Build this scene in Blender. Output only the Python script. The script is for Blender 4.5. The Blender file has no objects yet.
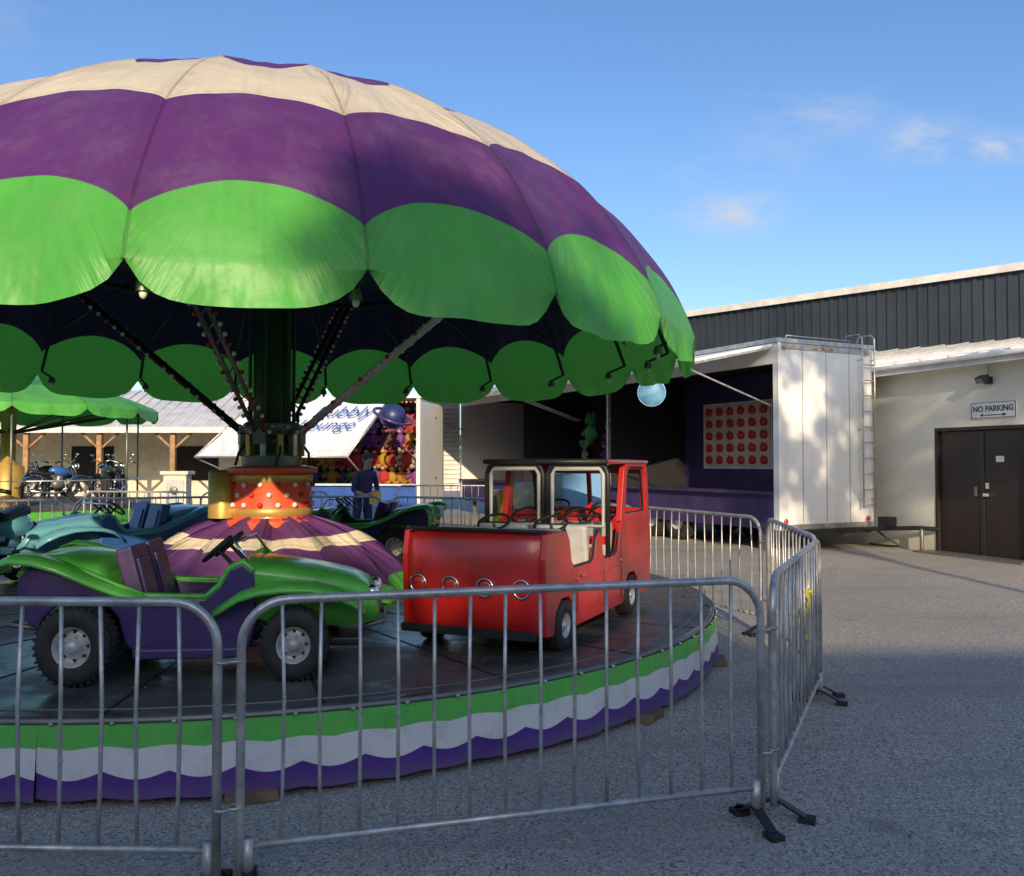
import bpy, bmesh, math, random
from mathutils import Matrix, Vector, Euler, noise
random.seed(7)
R=math.radians
sc=bpy.context.scene
# ------------------------------------------------------------------ helpers
def coll(o): sc.collection.objects.link(o); return o
def root(name,loc=(0,0,0),rz=0):
    e=bpy.data.objects.new(name,None); e.empty_display_size=.3
    e.location=loc; e.rotation_euler=(0,0,rz); coll(e); return e
def basis(e): return Matrix.LocRotScale(e.location,e.rotation_euler,e.scale)

class NT:
    def __init__(s,nt): s.nt=nt; s.n=nt.nodes; s.l=nt.links
    def new(s,t,**k):
        n=s.n.new(t)
        for a,b in k.items(): setattr(n,a,b)
        return n
    def put(s,sock,v):
        if hasattr(v,'is_output'): s.l.new(v,sock)
        else: sock.default_value=v
    def math(s,op,a,b=0.0,c=None,clamp=False):
        n=s.new('ShaderNodeMath',operation=op); n.use_clamp=clamp
        s.put(n.inputs[0],a); s.put(n.inputs[1],b)
        if c is not None: s.put(n.inputs[2],c)
        return n.outputs[0]
    def mix(s,f,a,b,mode='MIX'):
        n=s.new('ShaderNodeMix',data_type='RGBA',blend_type=mode)
        s.put(n.inputs[0],f); s.put(n.inputs[6],a); s.put(n.inputs[7],b); return n.outputs[2]
    def noise(s,vec,scale,detail=4,rough=.55):
        n=s.new('ShaderNodeTexNoise'); s.put(n.inputs['Vector'],vec)
        n.inputs['Scale'].default_value=scale; n.inputs['Detail'].default_value=detail
        n.inputs['Roughness'].default_value=rough; return n.outputs[0]
    def ramp(s,f,a,b):
        n=s.new('ShaderNodeMapRange'); n.clamp=True; n.interpolation_type='SMOOTHSTEP'
        s.put(n.inputs[0],f); n.inputs[1].default_value=a; n.inputs[2].default_value=b; return n.outputs[0]
def c4(c): return (c[0],c[1],c[2],1)
def newmat(name):
    m=bpy.data.materials.new(name); m.use_nodes=True
    t=NT(m.node_tree); b=[n for n in t.n if n.type=='BSDF_PRINCIPLED'][0]
    tc=t.new('ShaderNodeTexCoord'); return m,t,b,tc
def mat(name,col,rough=.5,metal=0,var=.12,scale=2.5,bump=0,bscale=60,dirt=.15,dcol=(.09,.075,.055),coat=0,spec=.5,emit=0):
    m,t,b,tc=newmat(name); P=tc.outputs['Object']
    n1=t.noise(P,scale,4)
    f=t.ramp(n1,.3,.7)
    lo=tuple(max(0,x*(1-var)) for x in col); hi=tuple(min(1,x*(1+var)) for x in col)
    c=t.mix(f,c4(lo),c4(hi))
    n2=t.noise(P,scale*3.1,5,.7)
    if dirt>0:
        d=t.math('MULTIPLY',t.ramp(n2,.45,.78),dirt); c=t.mix(d,c,c4(dcol))
    t.put(b.inputs['Base Color'],c)
    rr=t.math('MULTIPLY_ADD',n2,.28,rough-.14,clamp=True); t.put(b.inputs['Roughness'],rr)
    b.inputs['Metallic'].default_value=metal
    b.inputs['Coat Weight'].default_value=coat
    b.inputs['Coat Roughness'].default_value=.12
    b.inputs['Specular IOR Level'].default_value=spec
    if bump>0:
        nb=t.noise(P,bscale,4); bn=t.new('ShaderNodeBump'); bn.inputs['Strength'].default_value=bump
        bn.inputs['Distance'].default_value=.01; t.put(bn.inputs['Height'],nb); t.l.new(bn.outputs[0],b.inputs['Normal'])
    return m

class MB:
    def __init__(s): s.v=[];s.f=[];s.m=[];s.sm=[];s.mats=[];s.T=Matrix.Identity(4)
    def mi(s,m):
        if m not in s.mats: s.mats.append(m)
        return s.mats.index(m)
    def add(s,vs,fs,mt,smooth=False):
        o=len(s.v); T=s.T
        s.v+=[tuple(T@Vector(p)) for p in vs]; k=s.mi(mt)
        for f in fs: s.f.append([i+o for i in f]); s.m.append(k); s.sm.append(smooth)
    def box(s,c,sz,mt,rot=(0,0,0)):
        M=Matrix.Translation(c)@Euler(rot).to_matrix().to_4x4()
        h=[x/2 for x in sz]
        vs=[M@Vector((a*h[0],b*h[1],d*h[2])) for a in(-1,1) for b in(-1,1) for d in(-1,1)]
        s.add(vs,[(0,1,3,2),(4,6,7,5),(0,4,5,1),(2,3,7,6),(0,2,6,4),(1,5,7,3)],mt)
    def bx(s,x0,x1,y0,y1,z0,z1,mt): s.box(((x0+x1)/2,(y0+y1)/2,(z0+z1)/2),(abs(x1-x0),abs(y1-y0),abs(z1-z0)),mt)
    def prism(s,poly,y0,y1,mt):
        n=len(poly); vs=[(p[0],y0,p[1]) for p in poly]+[(p[0],y1,p[1]) for p in poly]
        fs=[tuple(range(n)),tuple(range(2*n-1,n-1,-1))]+[(i,(i+1)%n,(i+1)%n+n,i+n) for i in range(n)]
        s.add(vs,fs,mt)
    def grid(s,rows,mt,closed=False,smooth=True,caps=False):
        nu=len(rows[0]); vs=[p for r in rows for p in r]; fs=[]
        for j in range(len(rows)-1):
            for i in range(nu if closed else nu-1):
                a=j*nu+i; b=j*nu+(i+1)%nu; fs.append((a,b,b+nu,a+nu))
        if caps: fs.append(tuple(range(nu-1,-1,-1))); fs.append(tuple(range((len(rows)-1)*nu,len(rows)*nu)))
        s.add(vs,fs,mt,smooth)
    def tube(s,pts,r,mt,n=8,closed=False,caps=True):
        P=[Vector(p) for p in pts]; N=len(P); rs=r if isinstance(r,(list,tuple)) else [r]*N
        rows=[]; prev=None
        for i in range(N):
            if closed: t=P[(i+1)%N]-P[i-1]
            else: t=P[min(i+1,N-1)]-P[max(i-1,0)]
            t=t.normalized() if t.length>1e-9 else Vector((0,0,1))
            if prev is None:
                a=Vector((0,0,1)) if abs(t.z)<.9 else Vector((1,0,0)); u=t.cross(a).normalized()
            else:
                u=prev-t*prev.dot(t); u=u.normalized() if u.length>1e-6 else t.orthogonal().normalized()
            prev=u; w=t.cross(u)
            rows.append([P[i]+(u*math.cos(2*math.pi*k/n)+w*math.sin(2*math.pi*k/n))*rs[i] for k in range(n)])
        if closed: rows.append(rows[0])
        s.grid(rows,mt,closed=True,smooth=True,caps=(caps and not closed))
    def torus(s,c,ax,Rr,r,mt,n=24,m=8):
        ax=Vector(ax).normalized(); u=ax.orthogonal().normalized(); w=ax.cross(u)
        s.tube([Vector(c)+(u*math.cos(2*math.pi*i/n)+w*math.sin(2*math.pi*i/n))*Rr for i in range(n)],r,mt,n=m,closed=True)
    def lathe(s,prof,c,ax,mt,n=32,smooth=True):
        ax=Vector(ax).normalized(); u=ax.orthogonal().normalized(); w=ax.cross(u); c=Vector(c)
        rows=[[c+ax*h+(u*math.cos(2*math.pi*i/n)+w*math.sin(2*math.pi*i/n))*max(r,1e-4) for i in range(n)] for r,h in prof]
        s.grid(rows,mt,closed=True,smooth=smooth)
    def ell(s,c,rad,mt,rot=(0,0,0),n=12,m=8):
        M=Matrix.Translation(c)@Euler(rot).to_matrix().to_4x4()
        rows=[]
        for j in range(m+1):
            a=-math.pi/2+math.pi*j/m; k=max(math.cos(a),1e-3)
            rows.append([M@Vector((rad[0]*k*math.cos(2*math.pi*i/n),rad[1]*k*math.sin(2*math.pi*i/n),rad[2]*math.sin(a))) for i in range(n)])
        s.grid(rows,mt,closed=True,smooth=True)
    def wheel(s,c,Rr,W,tire,rim,side,hub=None,holes=True):
        x,y,z=c; ax=(0,side,0)
        h=W/2
        pr=[(Rr*.48,-h*.8),(Rr*.56,-h),(Rr*.80,-h*1.04),(Rr*.94,-h*.85),(Rr*.99,-h*.5),(Rr*.97,-h*.45),(Rr*.97,-h*.3),(Rr,-h*.25),(Rr,h*.25),(Rr*.97,h*.3),(Rr*.97,h*.45),(Rr*.99,h*.5),(Rr*.94,h*.85),(Rr*.80,h*1.04),(Rr*.56,h),(Rr*.48,h*.8)]
        s.lathe(pr,c,ax,tire,28)
        for k in range(34):
            a=k*2*math.pi/34; s.box((x+math.cos(a)*Rr*.955,y,z+math.sin(a)*Rr*.955),(.02*Rr/.2,W*.84,.012*Rr/.2),tire,(0,-a,0))
        pr=[(Rr*.5,h*.9),(Rr*.47,h*.86),(Rr*.43,h*.35),(Rr*.37,h*.25),(Rr*.30,h*.5),(Rr*.18,h*.55),(Rr*.16,h*.85),(Rr*.09,h*.95),(0,h*.96)]
        s.lathe(pr,c,ax,rim,28)
        s.lathe([(Rr*.49,-h*.8),(0,-h*.7)],c,ax,tire,20)
        if holes:
            for k in range(8):
                a=k*math.pi/4; s.ell((x+math.cos(a)*Rr*.345,y+side*h*.38,z+math.sin(a)*Rr*.345),(Rr*.05,Rr*.05,Rr*.05),tire,n=8,m=4)
            for k in range(5):
                a=k*math.pi*.4; s.ell((x+math.cos(a)*Rr*.23,y+side*h*.55,z+math.sin(a)*Rr*.23),(Rr*.03,Rr*.04,Rr*.03),hub or rim,n=6,m=4)
    def build(s,name,parent=None,bevel=0,recalc=True,seg=2):
        me=bpy.data.meshes.new(name); me.from_pydata(s.v,[],s.f)
        for m in s.mats: me.materials.append(m)
        me.polygons.foreach_set('material_index',s.m); me.polygons.foreach_set('use_smooth',s.sm)
        if recalc:
            bm=bmesh.new(); bm.from_mesh(me); bmesh.ops.recalc_face_normals(bm,faces=bm.faces); bm.to_mesh(me); bm.free()
        o=bpy.data.objects.new(name,me); coll(o)
        if parent: o.parent=parent; o.matrix_parent_inverse=basis(parent).inverted()
        if bevel:
            b=o.modifiers.new('bev','BEVEL'); b.width=bevel; b.segments=seg; b.limit_method='ANGLE'; b.angle_limit=R(58); b.harden_normals=False
        return o
def frame(o,ux,z=0):
    u=Vector((ux[0],ux[1],0)).normalized(); y=Vector((-u.y,u.x,0))
    return Matrix(((u.x,y.x,0,o[0]),(u.y,y.y,0,o[1]),(0,0,1,z),(0,0,0,1)))
def text(body,size,mt,M,parent,name='lettering',shear=0,ext=.004,sx=1,off=.016):
    cu=bpy.data.curves.new(name,'FONT'); cu.body=body; cu.size=size; cu.align_x='CENTER'; cu.align_y='CENTER'; cu.extrude=ext; cu.shear=shear
    cu.materials.append(mt); cu.offset=off*size
    o=bpy.data.objects.new(name,cu); coll(o); o.parent=parent
    o.matrix_parent_inverse=basis(parent).inverted(); o.matrix_basis=M@Matrix.Diagonal((sx,1,1,1)); return o

# ------------------------------------------------------------------ materials
GREEN=(.10,.47,.065); PURP=(.125,.032,.18); CREAM=(.78,.69,.54)
m_tire=mat('rubber_tire',(.022,.021,.02),.75,bump=.3,dirt=.4,dcol=(.08,.075,.07))
m_rim=mat('painted_rim',(.55,.55,.53),.4,.3,dirt=.5)
m_chrome=mat('chrome',(.7,.7,.7),.18,1,dirt=.12)
m_galv=mat('galvanised_steel',(.52,.51,.49),.42,.65,var=.22,scale=9,dirt=.5,dcol=(.18,.13,.09))
m_black=mat('black_paint',(.018,.018,.02),.45,dirt=.2)
m_rubber=mat('foot_rubber',(.02,.02,.02),.8)
m_redv=mat('van_red_paint',(.48,.016,.014),.33,var=.2,dirt=.4,dcol=(.14,.03,.02),coat=.5)
m_greenp=mat('buggy_green_paint',(.10,.44,.05),.33,var=.2,dirt=.35,dcol=(.03,.07,.02),coat=.5)
m_purpp=mat('buggy_purple_paint',(.05,.028,.13),.35,dirt=.3,coat=.4)
m_bluep=mat('blue_paint',(.03,.12,.38),.35,coat=.4)
m_turq=mat('turquoise_paint',(.14,.42,.52),.35,coat=.4)
m_lblue=mat('light_blue_paint',(.2,.42,.72),.4,coat=.3)
m_yell=mat('yellow_paint',(.78,.46,.03),.4,coat=.3)
m_orange=mat('orange_red_paint',(.85,.10,.03),.4,dirt=.12,coat=.2)
m_gold=mat('gold_paint',(.6,.38,.1),.4,.4,dirt=.3)
m_seat=mat('grey_vinyl',(.5,.5,.48),.5,dirt=.3)
m_seatd=mat('purple_vinyl',(.055,.028,.10),.4)
m_white=mat('white_paint',(.74,.74,.72),.45,dirt=.16)
m_cream=mat('cream_paint',(.66,.61,.48),.6,dirt=.15)
m_dgreen=mat('dark_green_paint',(.012,.05,.025),.4)
m_bulb=mat('frosted_bulb',(.8,.78,.72),.25,dirt=0)
m_bulbr=mat('red_bulb',(.6,.03,.02),.25,dirt=0)
m_wood=mat('weathered_wood',(.2,.13,.08),.8,var=.3,scale=6,bump=.4)
m_woodp=mat('timber_post',(.36,.2,.1),.8,var=.3,scale=4)
m_steelg=mat('steel_grey',(.22,.22,.21),.45,.6,dirt=.4)
m_head=mat('headlight_glass',(.75,.75,.78),.1,.3,dirt=.1)
m_amber=mat('amber_lens',(.7,.25,.03),.3)
m_darkbrown=mat('brown_door_paint',(.022,.013,.012),.5,dirt=.1)
m_tape=mat('yellow_tape',(.75,.62,.03),.5)

def cloth(name,bands,seamdark=.55,trans=.22,rough=.55,inner=None,aexp=.8,bumps=.35):
    """bands: list of (z_rib, arch, color) from bottom to top ; uv=(gore u, z)"""
    m,t,b,tc=newmat(name)
    sep=t.new('ShaderNodeSeparateXYZ'); t.l.new(tc.outputs['UV'],sep.inputs[0])
    u,z=sep.outputs[0],sep.outputs[1]
    fu=t.math('FRACT',u); q=t.math('MULTIPLY_ADD',fu,2,-1); q2=t.math('MULTIPLY',q,q)
    arch=t.math('POWER',t.math('SUBTRACT',1,q2,clamp=True),aexp)
    P=tc.outputs['Object']; col=c4(bands[0][2])
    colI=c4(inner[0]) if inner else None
    stitch=None
    for k,(zr,a,c) in enumerate(bands[1:]):
        th=t.math('MULTIPLY_ADD',arch,a,zr); gt=t.math('GREATER_THAN',z,th)
        col=t.mix(gt,col,c4(c))
        near=t.math('LESS_THAN',t.math('ABSOLUTE',t.math('SUBTRACT',t.math('SUBTRACT',z,th),.022)),.004)
        stitch=near if stitch is None else t.math('MAXIMUM',stitch,near)
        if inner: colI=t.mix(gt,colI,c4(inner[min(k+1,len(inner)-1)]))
    n=t.noise(P,.9,6,.65); col=t.mix(t.math('MULTIPLY',t.ramp(n,.42,.72),.35),col,t.mix(1,col,(.55,.52,.46,1),'MULTIPLY'))
    st=t.new('ShaderNodeMapping'); t.l.new(tc.outputs['UV'],st.inputs[0]); st.inputs['Scale'].default_value=(4,1.0,1)
    n3=t.noise(st.outputs[0],1.6,4,.6); col=t.mix(t.math('MULTIPLY',t.ramp(n3,.5,.75),.3),col,t.mix(1,col,(.5,.47,.45,1),'MULTIPLY'))
    n8=t.noise(P,2.2,6,.75); col=t.mix(t.math('MULTIPLY',t.ramp(n8,.42,.7),.10),col,(.42,.40,.38,1))
    edge=t.math('SUBTRACT',1,t.math('ABSOLUTE',q)); sm=t.math('LESS_THAN',edge,.02)
    gr=t.math('MULTIPLY',t.ramp(edge,.28,0.0),t.ramp(n8,.3,.65))
    col=t.mix(t.math('MULTIPLY',gr,.35),col,t.mix(1,col,(.5,.46,.44,1),'MULTIPLY'))
    col=t.mix(t.math('MULTIPLY',stitch,.35),col,t.mix(1,col,(.5,.45,.45,1),'MULTIPLY'))
    col=t.mix(t.math('MULTIPLY',sm,seamdark),col,t.mix(1,col,(.45,.4,.4,1),'MULTIPLY'))
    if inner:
        ge=t.new('ShaderNodeNewGeometry'); col=t.mix(ge.outputs['Backfacing'],col,colI)  # underside switches to colours with interior shade and glow painted in
    t.put(b.inputs['Base Color'],col); b.inputs['Roughness'].default_value=rough
    nb=t.noise(P,2.2,4,.5); sx=t.noise(st.outputs[0],1.5,2)
    w1=t.new('ShaderNodeCombineXYZ'); t.put(w1.inputs[0],t.math('MULTIPLY_ADD',t.math('ABSOLUTE',q),3.0,t.math('MULTIPLY',z,2.6))); t.put(w1.inputs[1],t.math('FLOOR',u)); t.put(w1.inputs[2],t.math('MULTIPLY',z,.35))
    wn=t.math('MULTIPLY',t.noise(w1.outputs[0],3.2,3,.5),t.ramp(edge,.85,.05))
    hb=t.math('ADD',t.math('ADD',nb,t.math('MULTIPLY',sx,.6)),t.math('MULTIPLY',wn,.7))
    bn=t.new('ShaderNodeBump'); bn.inputs['Strength'].default_value=bumps; bn.inputs['Distance'].default_value=.06
    t.put(bn.inputs['Height'],hb); t.l.new(bn.outputs[0],b.inputs['Normal'])
    tr=t.new('ShaderNodeBsdfTranslucent'); t.put(tr.inputs[0],col)
    ms=t.new('ShaderNodeMixShader'); ms.inputs[0].default_value=trans
    out=[n for n in t.n if n.type=='OUTPUT_MATERIAL'][0]
    t.l.new(b.outputs[0],ms.inputs[1]); t.l.new(tr.outputs[0],ms.inputs[2]); t.l.new(ms.outputs[0],out.inputs[0])
    return m

# ------------------------------------------------------------------ world, sun, camera
AZ=R(4); EL=R(18)
S=Vector((math.sin(AZ)*math.cos(EL),-math.cos(AZ)*math.cos(EL),math.sin(EL)))
w=bpy.data.worlds.new("World"); sc.world=w; w.use_nodes=True
t=NT(w.node_tree); bg=[n for n in t.n if n.type=='BACKGROUND'][0]
sky=t.new('ShaderNodeTexSky'); sky.sky_type='NISHITA'; sky.sun_disc=False; sky.sun_elevation=EL; sky.sun_rotation=R(176)
sky.air_density=1.0; sky.dust_density=1.5; sky.ozone_density=2.4
hs=t.new('ShaderNodeHueSaturation'); hs.inputs['Hue'].default_value=.508; hs.inputs['Saturation'].default_value=1.17; hs.inputs['Value'].default_value=1.36; t.l.new(sky.outputs[0],hs.inputs['Color'])
tc=t.new('ShaderNodeTexCoord'); sep=t.new('ShaderNodeSeparateXYZ'); t.l.new(tc.outputs['Generated'],sep.inputs[0])
yy=t.math('MAXIMUM',sep.outputs[1],.05); cu=t.math('DIVIDE',sep.outputs[0],yy); cw=t.math('DIVIDE',sep.outputs[2],yy)
comb=t.new('ShaderNodeCombineXYZ'); t.put(comb.inputs[0],cu); t.put(comb.inputs[1],t.math('MULTIPLY',cw,2.2))
nz=t.noise(comb.outputs[0],9,7,.62); nz2=t.noise(comb.outputs[0],22,5,.6)
mask=None
for (a,b2,ra,rb,k) in [(.255,.286,.055,.02,1.1),(.475,.368,.045,.025,.9),(.56,.362,.035,.015,1.4),(.36,.40,.08,.025,.45),(.2,.32,.07,.03,.2),(.31,.355,.12,.04,.2),(-.9,.5,.3,.06,.4),(1.1,.4,.3,.05,.5)]:
    dx=t.math('DIVIDE',t.math('SUBTRACT',cu,a),ra); dy=t.math('DIVIDE',t.math('SUBTRACT',cw,b2),rb)
    d=t.math('ADD',t.math('MULTIPLY',dx,dx),t.math('MULTIPLY',dy,dy))
    g=t.math('MULTIPLY',t.math('POWER',2.718,t.math('MULTIPLY',d,-1)),k)
    mask=g if mask is None else t.math('MAXIMUM',mask,g)
nn=t.ramp(t.math('MULTIPLY_ADD',nz2,.3,t.math('MULTIPLY',nz,.8)),.40,.75)
cm=t.math('MULTIPLY',t.math('MULTIPLY',mask,nn),1.2,clamp=True)
SKYS=.15
t.put(bg.inputs[0],t.mix(cm,hs.outputs[0],(4.2,4.5,5.2,1))); bg.inputs[1].default_value=SKYS
sl=bpy.data.lights.new('sun','SUN'); sl.energy=5.0; sl.angle=R(.5); sl.color=(1,.80,.54)
so=bpy.data.objects.new('sun',sl); coll(so); so.rotation_euler=S.to_track_quat('Z','Y').to_euler(); so.location=(10,-30,20)
cam=bpy.data.cameras.new('camera'); co=bpy.data.objects.new('camera',cam); coll(co)
F=880; cam.sensor_width=36; cam.lens=F/1024*36; cam.clip_end=3000; cam.clip_start=.05
co.location=(0,0,1.6); co.rotation_euler=(R(90)+math.atan(24/F),0,0); sc.camera=co
sc.view_settings.view_transform='Standard'; sc.view_settings.look='None'; sc.view_settings.exposure=0

# ------------------------------------------------------------------ ground
m,t,b,tc=newmat('asphalt'); P=tc.outputs['Object']
v=t.new('ShaderNodeTexVoronoi'); v.inputs['Scale'].default_value=100; t.l.new(P,v.inputs['Vector'])
sepc=t.new('ShaderNodeSeparateColor'); t.l.new(v.outputs['Color'],sepc.inputs[0])
base=t.mix(sepc.outputs[0],(.23,.215,.19,1),(.52,.485,.43,1))
base=t.mix(t.math('GREATER_THAN',sepc.outputs[1],.94),base,(.64,.56,.44,1))
base=t.mix(t.math('LESS_THAN',sepc.outputs[1],.08),base,(.10,.095,.09,1))
big=t.noise(P,.35,6,.6); base=t.mix(t.math('MULTIPLY',t.ramp(big,.35,.7),.5),base,(.25,.24,.22,1))
n4=t.noise(P,2.3,6,.7); base=t.mix(t.math('MULTIPLY',t.ramp(n4,.55,.72),.35),base,(.42,.365,.28,1))
mp=t.new('ShaderNodeMapping'); mp.inputs['Scale'].default_value=(.25,1.8,1); t.l.new(P,mp.inputs[0])
n5=t.noise(mp.outputs[0],.7,5,.6); base=t.mix(t.math('MULTIPLY',t.ramp(n5,.5,.7),.4),base,(.18,.175,.165,1))
n9=t.noise(P,.8,3,.5); base=t.mix(t.math('MULTIPLY',t.ramp(n9,.66,.70),.45),base,(.14,.135,.13,1))
t.put(b.inputs['Base Color'],base); b.inputs['Roughness'].default_value=.85
bn=t.new('ShaderNodeBump'); bn.inputs['Strength'].default_value=.5; bn.inputs['Distance'].default_value=.008
t.put(bn.inputs['Height'],t.math('ADD',v.outputs['Distance'],t.math('MULTIPLY',n4,.5))); t.l.new(bn.outputs[0],b.inputs['Normal'])
m_asph=m
mb=MB(); mb.add([(-600,-600,0),(600,-600,0),(600,900,0),(-600,900,0)],[(0,1,2,3)],m_asph); mb.build('ground')
m_leafl=mat('dry_leaf',(.3,.2,.09),.8,var=.4,scale=1)
mb=MB()
for i in range(420):
    x=random.uniform(-3,9); y=random.uniform(2.2,14)
    s_=random.uniform(.006,.016); a=random.random()*6.3
    pts=[(x+math.cos(a+k*math.pi/2)*s_*(1 if k%2 else .5),y+math.sin(a+k*math.pi/2)*s_*(1 if k%2 else .5),.004+(k%2)*.004) for k in range(4)]
    mb.add(pts,[(0,1,2,3)],m_leafl)
mb.build('fallen_leaves',recalc=False)

# ------------------------------------------------------------------ canopy
def interp(prof,tt):
    n=len(prof)-1; x=tt*n; i=min(int(x),n-1); f=x-i
    p0=prof[max(i-1,0)];p1=prof[i];p2=prof[i+1];p3=prof[min(i+2,n)]
    def c(a,b,c_,d): return .5*((2*b)+(-a+c_)*f+(2*a-5*b+4*c_-d)*f*f+(-a+3*b-3*c_+d)*f**3)
    return c(p0[0],p1[0],p2[0],p3[0]),c(p0[1],p1[1],p2[1],p3[1])
def canopy(name,C,prof,G,phase,zlow,znotch,mt,parent,flare=.03,nu=16,nv=44,sag=.012,wr=.012,nexp=5):
    vs=[];uv=[];fs=[]; cols=G*nu+1
    nval=8; zr=prof[-1][1]; rr=prof[-1][0]
    for j in range(nv+nval+1):
        for i in range(cols):
            g=i/nu; fu=(i%nu)/nu; q=2*fu-1 if i%nu else -1
            ph=R(phase)+2*math.pi*g/G; arch=1-q*q
            fac=math.cos(math.pi/G)/math.cos(q*math.pi/G)
            gi=int(g)%G
            if j<=nv:
                tt=j/nv; r,z=interp(prof,tt)
                r*=fac
                s_=(1-abs(tt*2-1)**2); zz=z; z-=sag*arch*s_*2.0
                pl=.010*math.sin(q*math.pi*3+gi*2.1+tt*5)*s_*arch
                r+=pl
            else:
                k=(j-nv)/nval
                zb=zlow+(znotch-zlow)*(abs(q)**nexp) + .03*noise.noise(Vector((gi*3.1,fu*3,1)))
                r=(rr+flare*k)*fac - .05*k*abs(q)**3; z=zr+(zb-zr)*k; zz=z
                r+=.028*k*math.sin(fu*math.pi*2*(2+(gi%3)*.5)+gi*1.7)*arch
            w_=noise.noise(Vector((math.sin(ph)*6,math.cos(ph)*6,z*2.5)))*wr
            r+=w_
            vs.append((C[0]+r*math.sin(ph),C[1]-r*math.cos(ph),z+w_*.5)); uv.append((g,zz))
    for j in range(nv+nval):
        for i in range(cols-1):
            a=j*cols+i; fs.append((a,a+cols,a+1+cols,a+1))
    me=bpy.data.meshes.new(name); me.from_pydata(vs,[],fs); me.materials.append(mt)
    me.polygons.foreach_set('use_smooth',[True]*len(fs))
    ul=me.uv_layers.new(name='UVMap')
    for lp in me.loops: ul.data[lp.index].uv=uv[lp.vertex_index]
    o=bpy.data.objects.new(name,me); coll(o); o.parent=parent; o.matrix_parent_inverse=basis(parent).inverted()
    return o
C=(-2.2,8.06); ZP=.41; RP=3.93; G=20; PHS=4.5
ride=root('umbrella_carousel_ride',(C[0],C[1],0))
prof=[(.12,4.93),(.6,4.88),(1.2,4.75),(1.8,4.53),(2.35,4.25),(2.82,3.94),(3.24,3.56),(3.55,3.15),(3.72,2.83),(3.80,2.60)]
SHADE_BLK=(.02,.014,.028)
m_can=cloth('canopy_vinyl',[(0,0,GREEN),(2.85,.25,PURP),(3.64,.18,CREAM),(4.48,-.18,PURP),(4.84,.0,CREAM)],trans=.25,rough=.45,inner=[(.17,.74,.09),SHADE_BLK,(.035,.03,.03),SHADE_BLK],bumps=.6)  # inner: canopy shade painted near black, green brightened to suggest light coming through
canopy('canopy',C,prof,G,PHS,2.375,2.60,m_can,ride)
mb=MB(); mb.T=Matrix.Translation((C[0],C[1],0))
mb.lathe([(.0,5.08),(.06,5.05),(.08,4.98),(.16,4.94),(.16,4.86)],(0,0,0),(0,0,1),m_white,16)
def pol(r,ph,z): return Vector((r*math.sin(R(ph)),-r*math.cos(R(ph)),z))
for k in range(G):
    ph=PHS+k*360/G; pts=[]
    for j in range(0,11):
        r,z=interp(prof,.04+.9*j/10); pts.append(pol(r-.07,ph,z-.07))
    mb.tube(pts,.018,m_black,n=6)
    mb.lathe([(.018,2.56),(.035,2.53),(.04,2.49)],pol(3.5,ph,0),(0,0,1),m_steelg,10)
    mb.tube([pts[-1],pol(3.5,ph,2.55)],.012,m_black,n=5)
    mb.ell(pol(3.5,ph,2.48),(.022,.022,.03),m_bulb,n=8,m=6)
    mb.tube([pol(2.2,ph,3.45),pol(.25,ph,3.9)],.015,m_black,n=5)
    mb.tube([pol(2.2,ph,3.45),pol(3.4,ph,3.05)],.018,m_black,n=5)
mb.torus((0,0,3.42),(0,0,1),2.2,.03,m_black,n=60,m=6)
mb.build('canopy_frame',ride)
mb=MB(); mb.T=Matrix.Translation((C[0],C[1],0))
mb.lathe([(.17,1.9),(.17,4.7),(.0,4.72)],(0,0,0),(0,0,1),m_dgreen,20)
for a in range(0,360,60): mb.tube([pol(.2,a,1.95),pol(.2,a,4.3)],.018,m_dgreen,n=6)
mb.lathe([(.42,.95),(.43,1.08),(.36,1.1),(.355,1.5),(.41,1.5),(.41,1.55),(.3,1.57),(.0,1.57)],(0,0,0),(0,0,1),m_orange,40)
mb.lathe([(.364,1.12),(.37,1.13),(.37,1.18),(.364,1.19)],(0,0,0),(0,0,1),m_gold,40)
mb.lathe([(.364,1.42),(.37,1.43),(.37,1.48),(.364,1.49)],(0,0,0),(0,0,1),m_gold,40)
for a in range(0,360,24):
    for j in range(3): mb.ell(pol(.37,a+(j%2)*12,1.22+.09*j),(.024,.024,.024),m_bulb if (a//24+j)%3 else m_bulbr,n=8,m=6)
mb.lathe([(.26,1.57),(.27,1.66),(.2,1.7),(.17,1.8),(.22,1.84),(.25,1.9),(.25,1.95),(.2,1.97)],(0,0,0),(0,0,1),m_steelg,24)
for a in range(0,360,30):
    mb.box(pol(.26,a,1.75),(.05,.07,.2),m_gold if a%60 else m_galv,(0,0,R(a))); mb.ell(pol(.27,a+15,1.92),(.02,.02,.02),m_chrome,n=6,m=4)
for k in range(5):
    a=k*72+20; mb.tube([pol(.34,a,1.57),pol(.33,a+8,1.68),pol(.22,a+14,1.84),pol(.24,a+10,2.1)],.014,m_black,n=6)
mb.lathe([(.13,1.1),(.13,1.5),(.1,1.53),(0,1.53)],pol(.42,-70,0),(0,0,1),m_gold,20)
mb.build('centre_column',ride,bevel=.006)
mb=MB(); mb.T=Matrix.Translation((C[0],C[1],0))
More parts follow.
